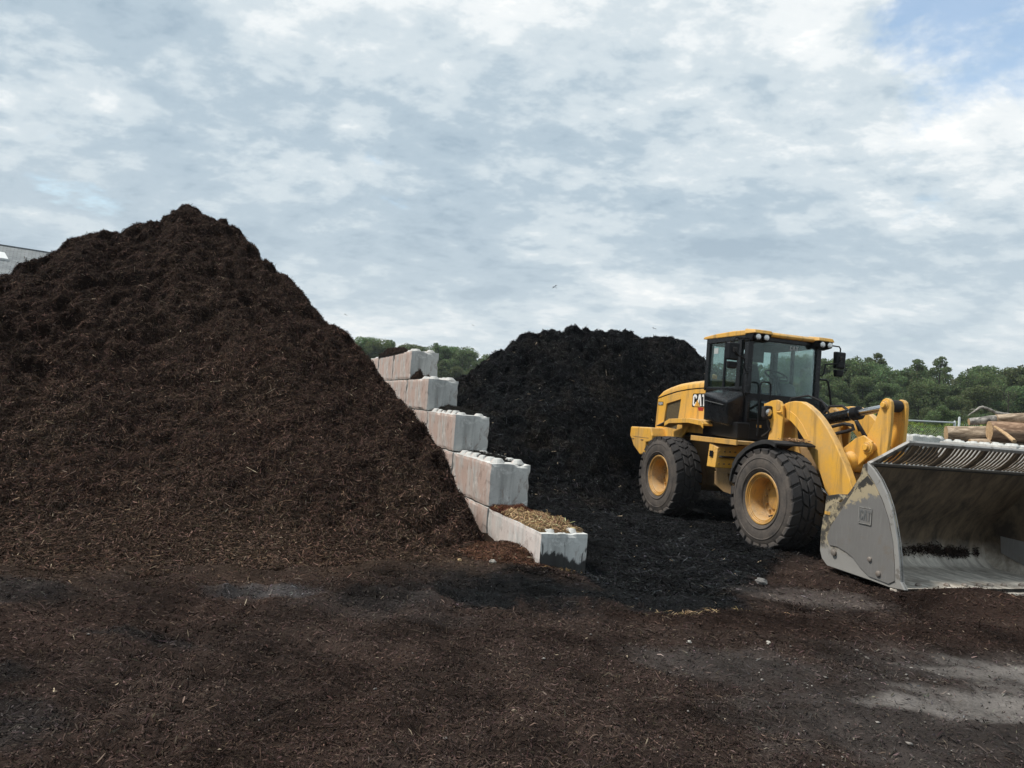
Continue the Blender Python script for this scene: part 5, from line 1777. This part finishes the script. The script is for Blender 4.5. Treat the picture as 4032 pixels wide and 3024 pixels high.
yb = -1.30
ki = 0
first = None
while yb < 1.31:
    wide = ki % 8 == 5
    fm = min(1.0, (YB - abs(yb)) / (YB - YT)) if abs(yb) > YT else 1.0
    wd_ = .085 if wide else .030
    if fm >= .999 and not wide and first is not None:
        o = first.copy()
        col.objects.link(o)
        o.location.y = yb - first['y0']
    else:
        o = guard_bar(yb, wd_, max(fm, .08)).build('guard_bar', 'bucket_inside', bucket, fix=True)
        if fm >= .999 and not wide:
            first = o
            o['y0'] = yb
    yb += .082 if wide else .0655
    ki += 1
gf = MB()


def strip(p0, p1, q0, q1, th):
    n_ = gdn * th
    gf.hexa([p0 - n_, p1 - n_, q1 - n_, q0 - n_, p0 + n_, p1 + n_, q1 + n_, q0 + n_])


strip(guard_pt(-YT - .02, .93), guard_pt(YT + .02, .93), guard_pt(-YT - .04, 1.03), guard_pt(YT + .04, 1.03), .016)
strip(guard_pt(-YB, -.06), guard_pt(YB, -.06), guard_pt(-YB, .10), guard_pt(YB, .10), .015)
for sgn in (-1, 1):
    strip(guard_pt(sgn * (YB - .06), .0), guard_pt(sgn * (YB + .03), .0), guard_pt(sgn * (YT - .07), 1.03), guard_pt(sgn * (YT + .035), 1.03), .018)
gf.build('guard_frame', 'bare_steel', bucket, .004)

# mulch left in the bucket and wood chips on the fender
n = 5200
cy = rng.uniform(-1.32, 1.2, n)
keep = rng.random(n) < np.clip(.35 + 1.3 * fbm(P3(cy, 0 * cy), 2.2, 3, .6, 3.0), .02, 1)
cy = cy[keep]
n = len(cy)
fi = np.clip(.385 + .045 * perlin(P3(cy, 0 * cy), 1.7, 8.0) + rng.normal(0, .022, n), .27, .5)
ip = np.array(inn)
ti = fi * (len(inn) - 1)
i0 = np.clip(ti.astype(int), 0, len(inn) - 2)
pp = ip[i0] + (ip[i0 + 1] - ip[i0]) * (ti - i0)[:, None]
th_ = rng.random(n) * .03
P = np.array([lw((a + t_ * .6, b, c_ + t_)) for a, b, c_, t_ in zip(pp[:, 0], cy, pp[:, 1], th_)])
N = np.tile(np.array([HF.x * .6, HF.y * .6, .8]), (n, 1))
make_shreds('mulch_residue', P, N, np.tile(np.array([.026, .018, .014]), (n, 1)), np.clip(np.exp(rng.normal(math.log(.045), .4, n)), .015, .15), .008 + .008 * rng.random(n), .9)
tag(bpy.context.scene.objects['mulch_residue'], 'dark mulch clinging to the inside of the bucket', 'mulch')
n = 500
P = np.array([lw((a, b, 1.572 - .10 * abs(a - .06) + c_)) for a, b, c_ in zip(rng.uniform(-.12, .22, n), rng.uniform(-1.0, -.66, n), rng.random(n) * .03)])
make_shreds('wood_chips', P, np.tile([0, 0, 1.0], (n, 1)), np.tile(np.array([.34, .20, .11]), (n, 1)), rng.uniform(.015, .05, n), rng.uniform(.006, .014, n), .6)
tag(bpy.context.scene.objects['wood_chips'], 'light wood chips lying on the black front fender of the loader', 'wood chips')

# ================================================================== LOGS, FENCE, BUILDING, TREES, BIRDS
tag(heap('mulch_heap', 10.9, 18.6, 1.7, 1.2, 1.45, (0.016, 0.016, 0.016), z0=0.0, n=5000, seed=5, shape=2.4), 'black mulch heap showing behind the bucket guard, beside the log bay', 'mulch heap')


def make_log(p0, p1, r0, r1, mat, label, seed):
    p0, p1 = Vector(p0), Vector(p1)
    L = (p1 - p0).length
    d = (p1 - p0).normalized()
    root = empty('log', p0)
    root.rotation_mode = 'QUATERNION'
    root.rotation_quaternion = d.to_track_quat('X', 'Z')
    n_, m_ = 20, max(8, int(L / .12))
    vs, fs = [], []
    ang = np.linspace(0, 2 * math.pi, n_, endpoint=False)
    for i in range(m_ + 1):
        t = i / m_
        x_ = t * L
        q_ = np.stack([np.full(n_, x_ * 1.2), np.cos(ang) * 1.6, np.sin(ang) * 1.6], -1)
        rad = (r0 + (r1 - r0) * t) * (1 + .10 * fbm(q_, 1.0, 3, .55, seed) + .05 * perlin(q_, 3.5, seed + 4))
        off = (.02 * math.sin(t * 5 + seed), .02 * math.cos(t * 4 + seed))
        vs += [(x_, off[0] + r_ * math.cos(a), off[1] + r_ * math.sin(a)) for r_, a in zip(rad, ang)]
    fs = [(i * n_ + k, i * n_ + (k + 1) % n_, (i + 1) * n_ + (k + 1) % n_, (i + 1) * n_ + k) for i in range(m_) for k in range(n_)]
    m = MB()
    m.add(vs, fs, True)
    m.build('bark', mat, root, fix=False)
    for e_, off in ((0, -.004), (m_, .004)):
        m = MB()
        m.add([(vs[e_ * n_ + k][0] + off, *vs[e_ * n_ + k][1:]) for k in range(n_)], [tuple(range(n_))])
        m.build('cut_end', 'wood_cut', root, fix=False)
    tag(root, label, 'log', 'logs stacked in the bay on the right')
    return root


make_log((11.69, 19.0, 1.97), (14.4, 18.2, 2.20), .20, .27, 'bark_tan', 'long tan log whose left end sticks out furthest', 1)
make_log((12.27, 18.15, 2.13), (14.6, 17.5, 2.22), .25, .26, 'bark_red', 'thick reddish log with cut end, in front of the long tan log', 2)
make_log((12.27, 18.99, 2.36), (12.95, 18.79, 2.455), .095, .11, 'bark_pale', 'short pale grey log on top of the pile, at its left end', 3)
make_log((12.88, 18.83, 2.475), (14.9, 18.3, 2.66), .13, .16, 'bark_tan', 'brown log on top of the pile, right of the pale grey piece', 4)
make_log((11.9, 18.35, 1.66), (14.5, 17.6, 1.72), .22, .24, 'bark_tan', 'dark brown log under the thick reddish log', 5)
make_log((11.85, 19.1, 1.52), (14.5, 18.6, 1.60), .24, .26, 'bark_red', 'log under the long tan log, near the ground', 6)
make_log((12.0, 18.2, 1.16), (14.5, 17.6, 1.2), .26, .26, 'bark_tan', 'lowest log lying behind the knobbed wall', 7)
m = MB()
m.tube([(13.3, 18.8, 2.60), (12.97, 18.98, 2.64), (12.85, 18.98, 2.70), (12.71, 18.98, 2.745), (12.60, 18.97, 2.765), (12.52, 18.97, 2.745), (12.43, 18.97, 2.67), (12.31, 18.98, 2.58), (12.22, 18.98, 2.50)], [.045, .042, .036, .034, .036, .034, .022, .014, .008], 8)
m.tube([(12.43, 18.97, 2.67), (12.36, 19.0, 2.69), (12.28, 19.0, 2.665)], [.016, .012, .006], 6)
m.tube([(12.97, 18.98, 2.64), (13.0, 18.98, 2.70)], [.02, .008], 6)
tag(m.build('branch', 'bark_pale', None), 'crooked bare branch arching over the top of the log pile', 'branch')
m = MB().tube([(12.10, 17.72, 2.23), (11.96, 17.1, 2.05), (11.83, 16.62, 1.89)], [.03, .045, .05], 7)
tag(m.build('timber', 'wood_cut', None), 'pale split timber leaning from the reddish log onto the wall', 'timber')

# ---- chain link fence
fence = empty('chain_link_fence', (11.6, 21.0, 0))
tag(fence, 'wire mesh fence with galvanised posts and top rail behind the logs', 'fence')
F0, F1 = Vector((-2.6, -.42, 0)), Vector((1.74, .30, 0))
F2 = Vector((2.05, .58, 0))
F3 = Vector((6.0, 1.2, 0))
for p, h in ((F0, 2.32), (F1, 2.42), (F2, 2.56), (F2 + Vector((2.2, .35, 0)), 2.45)):
    po = MB().tube([p, p + Vector((0, 0, h - .03)), p + Vector((0, 0, h))], [.036, .036, .02], 12).build('post', 'galvanised', fence)
rails = [(F0 + Vector((0, 0, 2.22)), F1 + Vector((0, 0, 2.36)))]
for a, b in rails:
    MB().tube([a, b], .026, 10).build('top_rail', 'galvanised', fence)


def chain(a, b, h0, h1):
    """woven diamond wires between two posts"""
    L = (b - a).length
    d = (b - a) / L
    m = MB()
    sp = .075
    k = -int(max(h0, h1) / sp) - 1
    nrm = Vector((d.y, -d.x, 0))
    while k * sp < L:
        for s_ in (1, -1):
            pts = []
            x0 = k * sp
            # climbs 45 degrees; clip to the panel
            lo = max(0.0, -x0) if s_ > 0 else max(0.0, -x0)
            hi = min(min(h0, h1), L - x0)
            if hi - lo > .05:
                if s_ > 0:
                    pa, pb = a + d * (x0 + lo) + Vector((0, 0, lo)), a + d * (x0 + hi) + Vector((0, 0, hi))
                else:
                    H_ = min(h0, h1)
                    pa, pb = a + d * (x0 + lo) + Vector((0, 0, H_ - lo)), a + d * (x0 + hi) + Vector((0, 0, H_ - hi))
                m.tube([pa + nrm * .003 * s_, pb + nrm * .003 * s_], .0020, 3, caps=False)
        k += 1
    x_ = .03
    while x_ < L:
        q = a + d * x_ + Vector((0, 0, h0 + (h1 - h0) * x_ / L))
        m.tube([q, q + Vector((0, 0, .05)) + nrm * .02], .006, 4)
        x_ += .075
    return m


o = chain(F0, F1, 2.2, 2.34).build('wire_mesh', 'galvanised', fence, fix=False)
o = chain(F2, F3, 2.3, 2.3).build('wire_mesh', 'galvanised', fence, fix=False)

# ---- shingled building far left
BO, BRZ = Vector((-25.84, 35.0, 7.89)), math.atan2(.5527, .8334)
bld = empty('building', (BO.x, BO.y, 0), BRZ)
tag(bld, 'large building with grey shingled roof behind the tall brown pile', 'building')
x0, x1, hd, rise = -9.0, 9.0, 6.0, 3.4
zr = 7.89
ze = zr - rise
MB().box(x0 + .4, x1 - .4, -hd + .5, hd - .5, -.1, ze + .1).build('wall', 'siding', bld)
MB().prism([(-hd + .5, ze + .05), (hd - .5, ze + .05), (0, zr - .25)], x0 + .42, x0 + .6, 'x').build('gable', 'siding', bld)
MB().prism([(-hd + .5, ze + .05), (hd - .5, ze + .05), (0, zr - .25)], x1 - .6, x1 - .42, 'x').build('gable', 'siding', bld)
pit = math.atan2(rise, hd)
for sgn in (-1, 1):
    sl = math.hypot(hd, rise) + .3
    r_ = MB().box(x0, x1, -sl, 0, -.06, 0).build('roof', 'shingles', bld)
    r_.location = (0, 0, zr)
    r_.rotation_euler = (pit if sgn < 0 else pit, 0, 0 if sgn < 0 else math.pi)
    if sgn < 0:
        roof_front = r_
MB().box(x0, x1, -.09, .09, zr - .03, zr + .02).build('ridge_cap', 'shingles', bld)
sk = MB()
sk.hexa([(-.9, -1.95, .0), (.50, -1.95, .0), (.28, -1.10, .0), (-.9, -1.10, .0), (-.86, -1.92, .10), (.47, -1.92, .10), (.26, -1.14, .10), (-.86, -1.14, .10)])
sk.build('skylight', 'white_trim', roof_front, .015)
MB().box(-3.2, -1.8, -hd + .44, -hd + .52, 0, 2.4).build('door', 'white_trim', bld, .02)

# ---- vegetation


def leaf_cloud(P, size, base, spread=.3, flat=.35):
    n_ = len(P)
    a = rng.normal(size=(n_, 3))
    a /= np.linalg.norm(a, axis=1)[:, None]
    b = rng.normal(size=(n_, 3))
    b -= a * (a * b).sum(1)[:, None]
    b /= np.linalg.norm(b, axis=1)[:, None]
    s_ = (size * np.exp(rng.normal(0, .3, n_)))[:, None]
    V_ = np.stack([P - a * s_, P - b * s_ * .55, P + a * s_, P + b * s_ * .55], 1)
    c_ = np.asarray(base) * np.exp(rng.normal(0, spread, n_))[:, None] * (1 + rng.normal(0, .08, (n_, 3)))
    F_ = np.arange(n_)[:, None] * 4 + np.array([0, 1, 2, 3])
    return V_.reshape(-1, 3), F_, np.repeat(np.clip(c_, .004, 2.5), 4, axis=0)


def tree_proto(kind, seed):
    """unit-high tree: crown leaf mesh and trunk mesh"""
    g = np.random.default_rng(seed)
    lob = []
    if kind == 'broad':
        for k in range(46):
            t = g.random()
            z_ = .30 + .64 * t
            w_ = .27 * math.sqrt(max(.05, 1 - ((t - .38) / .68) ** 2))
            a = g.uniform(0, 2 * math.pi)
            q_ = w_ * math.sqrt(g.random())
            lob.append((q_ * math.cos(a), q_ * math.sin(a), z_, g.uniform(.04, .095)))
    elif kind == 'spire':
        for k in range(34):
            t = g.random() ** .8
            z_ = .25 + .72 * t
            w_ = .17 * (1 - t) ** .7 + .015
            a = g.uniform(0, 2 * math.pi)
            lob.append((w_ * math.cos(a), w_ * math.sin(a), z_, .03 + .065 * (1 - t)))
        lob.append((0, 0, .98, .018))
    else:  # airy pine, gaps in the crown
        for k in range(17):
            t = g.random()
            z_ = .50 + .46 * t
            w_ = .22 * math.sqrt(max(.08, 1 - (t * .8) ** 2))
            a = g.uniform(0, 2 * math.pi)
            q_ = w_ * g.uniform(.4, 1)
            lob.append((q_ * math.cos(a), q_ * math.sin(a), z_, g.uniform(.045, .075)))
    P_, C_ = [], []
    per = 430 if kind != 'airy' else 330
    for (lx, ly, lz, lr) in lob:
        k_ = int(per * (lr / .08) ** 1.4)
        d = g.normal(size=(k_, 3))
        d /= np.linalg.norm(d, axis=1)[:, None]
        rad = lr * (.45 + .65 * g.random(k_) ** .7)
        p = np.array([lx, ly, lz]) + d * rad[:, None] * np.array([1.15, 1.15, .8])
        P_.append(p)
        tone = g.uniform(.8, 1.2)
        C_.append(np.tile(np.array([.125, .166, .076]) * tone, (k_, 1)))
    P_ = np.concatenate(P_)
    C_ = np.concatenate(C_)
    V_, F_, c_ = leaf_cloud(P_, .0098 if kind != 'spire' else .0085, (1, 1, 1), .30)
    c_ = np.clip(c_ * np.repeat(C_, 4, axis=0), .004, .4)
    cr = fast_mesh('crown', V_, F_, 'leaf', colour=c_)
    m = MB()
    m.tube([(0, 0, -.02), (.004, 0, .25), (-.004, .005, .55), (0, 0, .9 if kind != 'broad' else .75)], [.019, .014, .009, .003], 8)
    for k in range(7 if kind != 'airy' else 12):
        l_ = lob[k * 2 % len(lob)]
        z0_ = max(.2, l_[2] - .14)
        m.tube([(0, 0, z0_), (l_[0] * .5, l_[1] * .5, (z0_ + l_[2]) / 2), (l_[0], l_[1], l_[2])], [.007, .005, .002], 5)
    tk = m.build('trunk', 'bark_trunk', None, fix=False)
    me_c, me_t = cr.data, tk.data
    bpy.data.objects.remove(cr)
    bpy.data.objects.remove(tk)
    return me_c, me_t


PROTO = {'broad': [tree_proto('broad', 100 + s_) for s_ in range(5)], 'spire': [tree_proto('spire', 200 + s_) for s_ in range(2)], 'airy': [tree_proto('airy', 300 + s_) for s_ in range(2)]}


def tree(kind, i, x_, y_, h, wide, label, group, name='tree', cat='tree'):
    mc, mt = PROTO[kind][i % len(PROTO[kind])]
    root = empty(name, (x_, y_, -.1), random.uniform(0, 6.28))
    root.scale = (h * wide, h * wide, h)
    for nm, me in (('crown', mc), ('trunk', mt)):
        link(bpy.data.objects.new(nm, me), root)
    tag(root, label, cat, group)
    return root


# skyline the trees reach, as direction and slope from the yard
SKYL = np.array([(-0.30, .072), (-0.2418, .0743), (-0.2154, .0797), (-0.1929, .0874), (-0.1680, .0856), (-0.1385, .0799), (-0.0871, .0844), (-0.0630, .0822), (-0.0444, .0795), (-0.0339, .0719), (-0.0232, .0560),
                 (-0.0110, .0865), (0.0070, .0921), (0.15, .09), (0.2549, .1000), (0.3823, .1030), (0.4080, .1008), (0.4420, .1009), (0.4714, .1030), (0.4970, .1015), (0.5092, .0965), (0.5301, .1020), (0.5406, .1020), (0.5558, .0880),
                 (0.5724, .0985), (0.5981, .0950), (0.6152, .0970), (0.6384, .0975), (0.70, .095)])


def sky_h(az_, dist):
    return 1.71 + dist * float(np.interp(az_, SKYL[:, 0], SKYL[:, 1]))


ti_ = 0
az_ = -0.325
while az_ < 0.03:       # left wood, seen between the two piles
    for row, (dist, fac) in enumerate(((138, 1.0), (150, .98), (128, .78))):
        a_ = az_ + random.uniform(-.008, .008) + row * .009
        gapz = -0.034 < a_ < -0.017
        if gapz and row != 2:
            continue
        kind = 'airy' if (a_ > -0.075 and row != 2 and random.random() < .75) else ('spire' if random.random() < .12 else 'broad')
        d_ = dist + random.uniform(-4, 4)
        h = sky_h(a_, d_) * fac * random.uniform(.93, 1.03) * (1.04 if kind == 'spire' else 1.0)
        wide = {'broad': random.uniform(.85, 1.1), 'spire': .9, 'airy': 1.0}[kind]
        tree(kind, ti_, d_ * math.sin(a_), d_ * math.cos(a_), h, wide, {'airy': 'thin-crowned pine with sky showing through, left of the black pile', 'spire': 'pointed tree top in the wood between the two piles', 'broad': 'round leafy tree in the wood between the two piles'}[kind] if row != 2 else 'lower leafy tree at the front edge of the wood between the two piles', 'far wood between the piles')
        ti_ += 1
    az_ += random.uniform(.020, .028)
az_ = 0.365
while az_ < 0.70:       # right wood, behind the loader and the logs
    for row, (dist, fac) in enumerate(((112, 1.0), (122, .99), (102, .80), (94, .52))):
        a_ = az_ + random.uniform(-.010, .010) + row * .008
        kind = 'spire' if (row < 2 and (.44 < a_ < .50 or .515 < a_ < .552) and random.random() < .65) else 'broad'
        d_ = dist + random.uniform(-3, 3)
        h = sky_h(a_, d_) * fac * random.uniform(.92, 1.02) * (1.05 if kind == 'spire' else 1.0)
        wide = {'broad': random.uniform(.85, 1.1), 'spire': .95}[kind]
        tree(kind, ti_, d_ * math.sin(a_), d_ * math.cos(a_), h, wide, 'pointed tree top on the skyline of the right-hand wood' if kind == 'spire' else ('tall round leafy tree of the right-hand wood behind the loader', 'tall leafy tree at the back of the right-hand wood', 'middle-height leafy tree within the right-hand wood', 'low leafy tree at the front edge of the right-hand wood')[row], 'dense wood on the right')
        ti_ += 1
    az_ += random.uniform(.024, .034)
# young tree and shrubs before the wood
t_ = tree('broad', 2, 36.6, 60.0, 5.2, .95, 'small bright green young tree behind the wire fence, left of the log pile', None, 'young_tree')
for i_, (x_, y_, h, w_) in enumerate(((30.5, 58.0, 3.6, 1.6), (33.0, 60.0, 3.4, 1.7), (40.0, 61.0, 4.2, 1.5), (43.5, 62.0, 4.6, 1.4), (47.0, 63.0, 5.0, 1.4))):
    tree('broad', i_, x_, y_, h, w_, 'low green shrub at the foot of the wood behind the fence', 'shrubs before the wood', 'shrub', 'shrub')
# bare dead tree among the leaves
m = MB()
dx_, dy_ = 97 * math.sin(.611), 97 * math.cos(.611)
m.tube([(0, 0, 0), (.1, 0, 3), (0, .1, 8.2)], [.10, .07, .03], 7)
for k in range(11):
    a = random.uniform(0, 6.28)
    z_ = random.uniform(6.3, 7.7)
    l_ = random.uniform(.6, 1.2)
    m.tube([(.05, 0, z_), (l_ * .5 * math.cos(a), l_ * .5 * math.sin(a), z_ + l_ * .7), (l_ * .7 * math.cos(a + .3), l_ * .7 * math.sin(a + .3), z_ + l_ * 1.3)], [.025, .018, .008], 5)
dt = m.build('dead_tree', 'bark_trunk', None, loc=(dx_, dy_, 0))
tag(dt, 'bare dead tree with forked pale branches before the dark wood, above the logs', 'dead tree')
# the wood goes on behind: one mass
n = 34000
a_ = np.where(rng.random(n) < .5, rng.uniform(-.42, .07, n), rng.uniform(.10, .80, n))
d_ = np.where(a_ < .08, rng.uniform(152, 168, n), rng.uniform(126, 140, n))
top = np.interp(a_, SKYL[:, 0], SKYL[:, 1]) * d_ * .93 * (1 + .09 * perlin(P3(a_ * 60, 0 * a_), 1.0, 3.0))
top = np.where((a_ > -.04) & (a_ < -.012), top * .55, top)
P = np.stack([d_ * np.sin(a_), d_ * np.cos(a_), .5 + top * rng.random(n) ** .7], -1)
V, F, c = leaf_cloud(P, .42, (.11, .145, .075), .3)
tag(fast_mesh('far_wood', V, F, 'leaf', colour=c), 'dark mass of the wood behind the single trees', 'wood', kind='stuff')
# weeds behind the fence
n = 15000
x = rng.uniform(11.0, 17.5, n)
y = rng.uniform(23.6, 27.5, n)
hh = 2.35 + .35 * perlin(P3(x, y), .9, 7.0)
P = np.stack([x, y, hh * rng.random(n) ** .55], -1)
V, F, c = leaf_cloud(P, .065, (.17, .23, .06), .3)
tag(fast_mesh('weeds', V, F, 'leaf', colour=c), 'bright green weeds growing behind the wire fence', 'weeds', kind='stuff')

# ---- birds
bm_v = [(0, .10, 0), (.02, 0, .012), (-.02, 0, .012), (0, -.09, 0), (0, 0, -.014), (.10, .04, .045), (.20, -.02, .02), (.08, -.02, .03), (-.10, .04, .045), (-.20, -.02, .02), (-.08, -.02, .03), (.03, -.15, 0), (-.03, -.15, 0), (0, .125, .004)]
bm_f = [(0, 1, 2), (1, 3, 2), (0, 4, 1), (0, 2, 4), (4, 3, 1), (4, 2, 3), (1, 5, 7), (5, 6, 7), (1, 7, 4), (2, 10, 8), (8, 10, 9), (2, 4, 10), (3, 11, 12), (13, 1, 0), (13, 2, 0)]
bme = bpy.data.meshes.new('bird')
bme.from_pydata(bm_v, [], bm_f)
bme.materials.append(MATS['bird_feather'])
for i_, (loc, rz, lab) in enumerate((((-9.66, 39.86, 6.32), 1.2, 'tiny dark bird in the sky just right of the brown pile slope'), ((-2.75, 44.84, 6.85), .8, 'tiny dark bird above the trees over the block wall'),
                                    ((1.87, 37.78, 8.44), 2.2, 'highest tiny dark bird, high above the black pile'), ((8.13, 41.83, 7.15), -.9, 'tiny dark bird just over the crest of the black pile'))):
    o = link(bpy.data.objects.new('bird', bme))
    o.location = loc
    o.rotation_euler = (.25, .35, rz)
    tag(o, lab, 'bird', 'birds in the sky')

# ---- the damp summer air over the yard
hz_o = MB().box(-420, 420, -60, 330, -4.0, 40.0).build('haze', 'black_satin', None)
hz_o.data.materials.clear()
hm = bpy.data.materials.new('haze_air')
hm.use_nodes = True
hm.node_tree.nodes.clear()
hv = hm.node_tree.nodes.new('ShaderNodeVolumePrincipled')
hv.inputs['Color'].default_value = (0.86, 0.92, 1.0, 1)
hv.inputs['Density'].default_value = 0.0003
hv.inputs['Anisotropy'].default_value = 0.2
ho = hm.node_tree.nodes.new('ShaderNodeOutputMaterial')
hm.node_tree.links.new(hv.outputs[0], ho.inputs['Volume'])
hz_o.data.materials.append(hm)
tag(hz_o, 'thin pale haze in the air before the far trees', 'haze', kind='stuff')
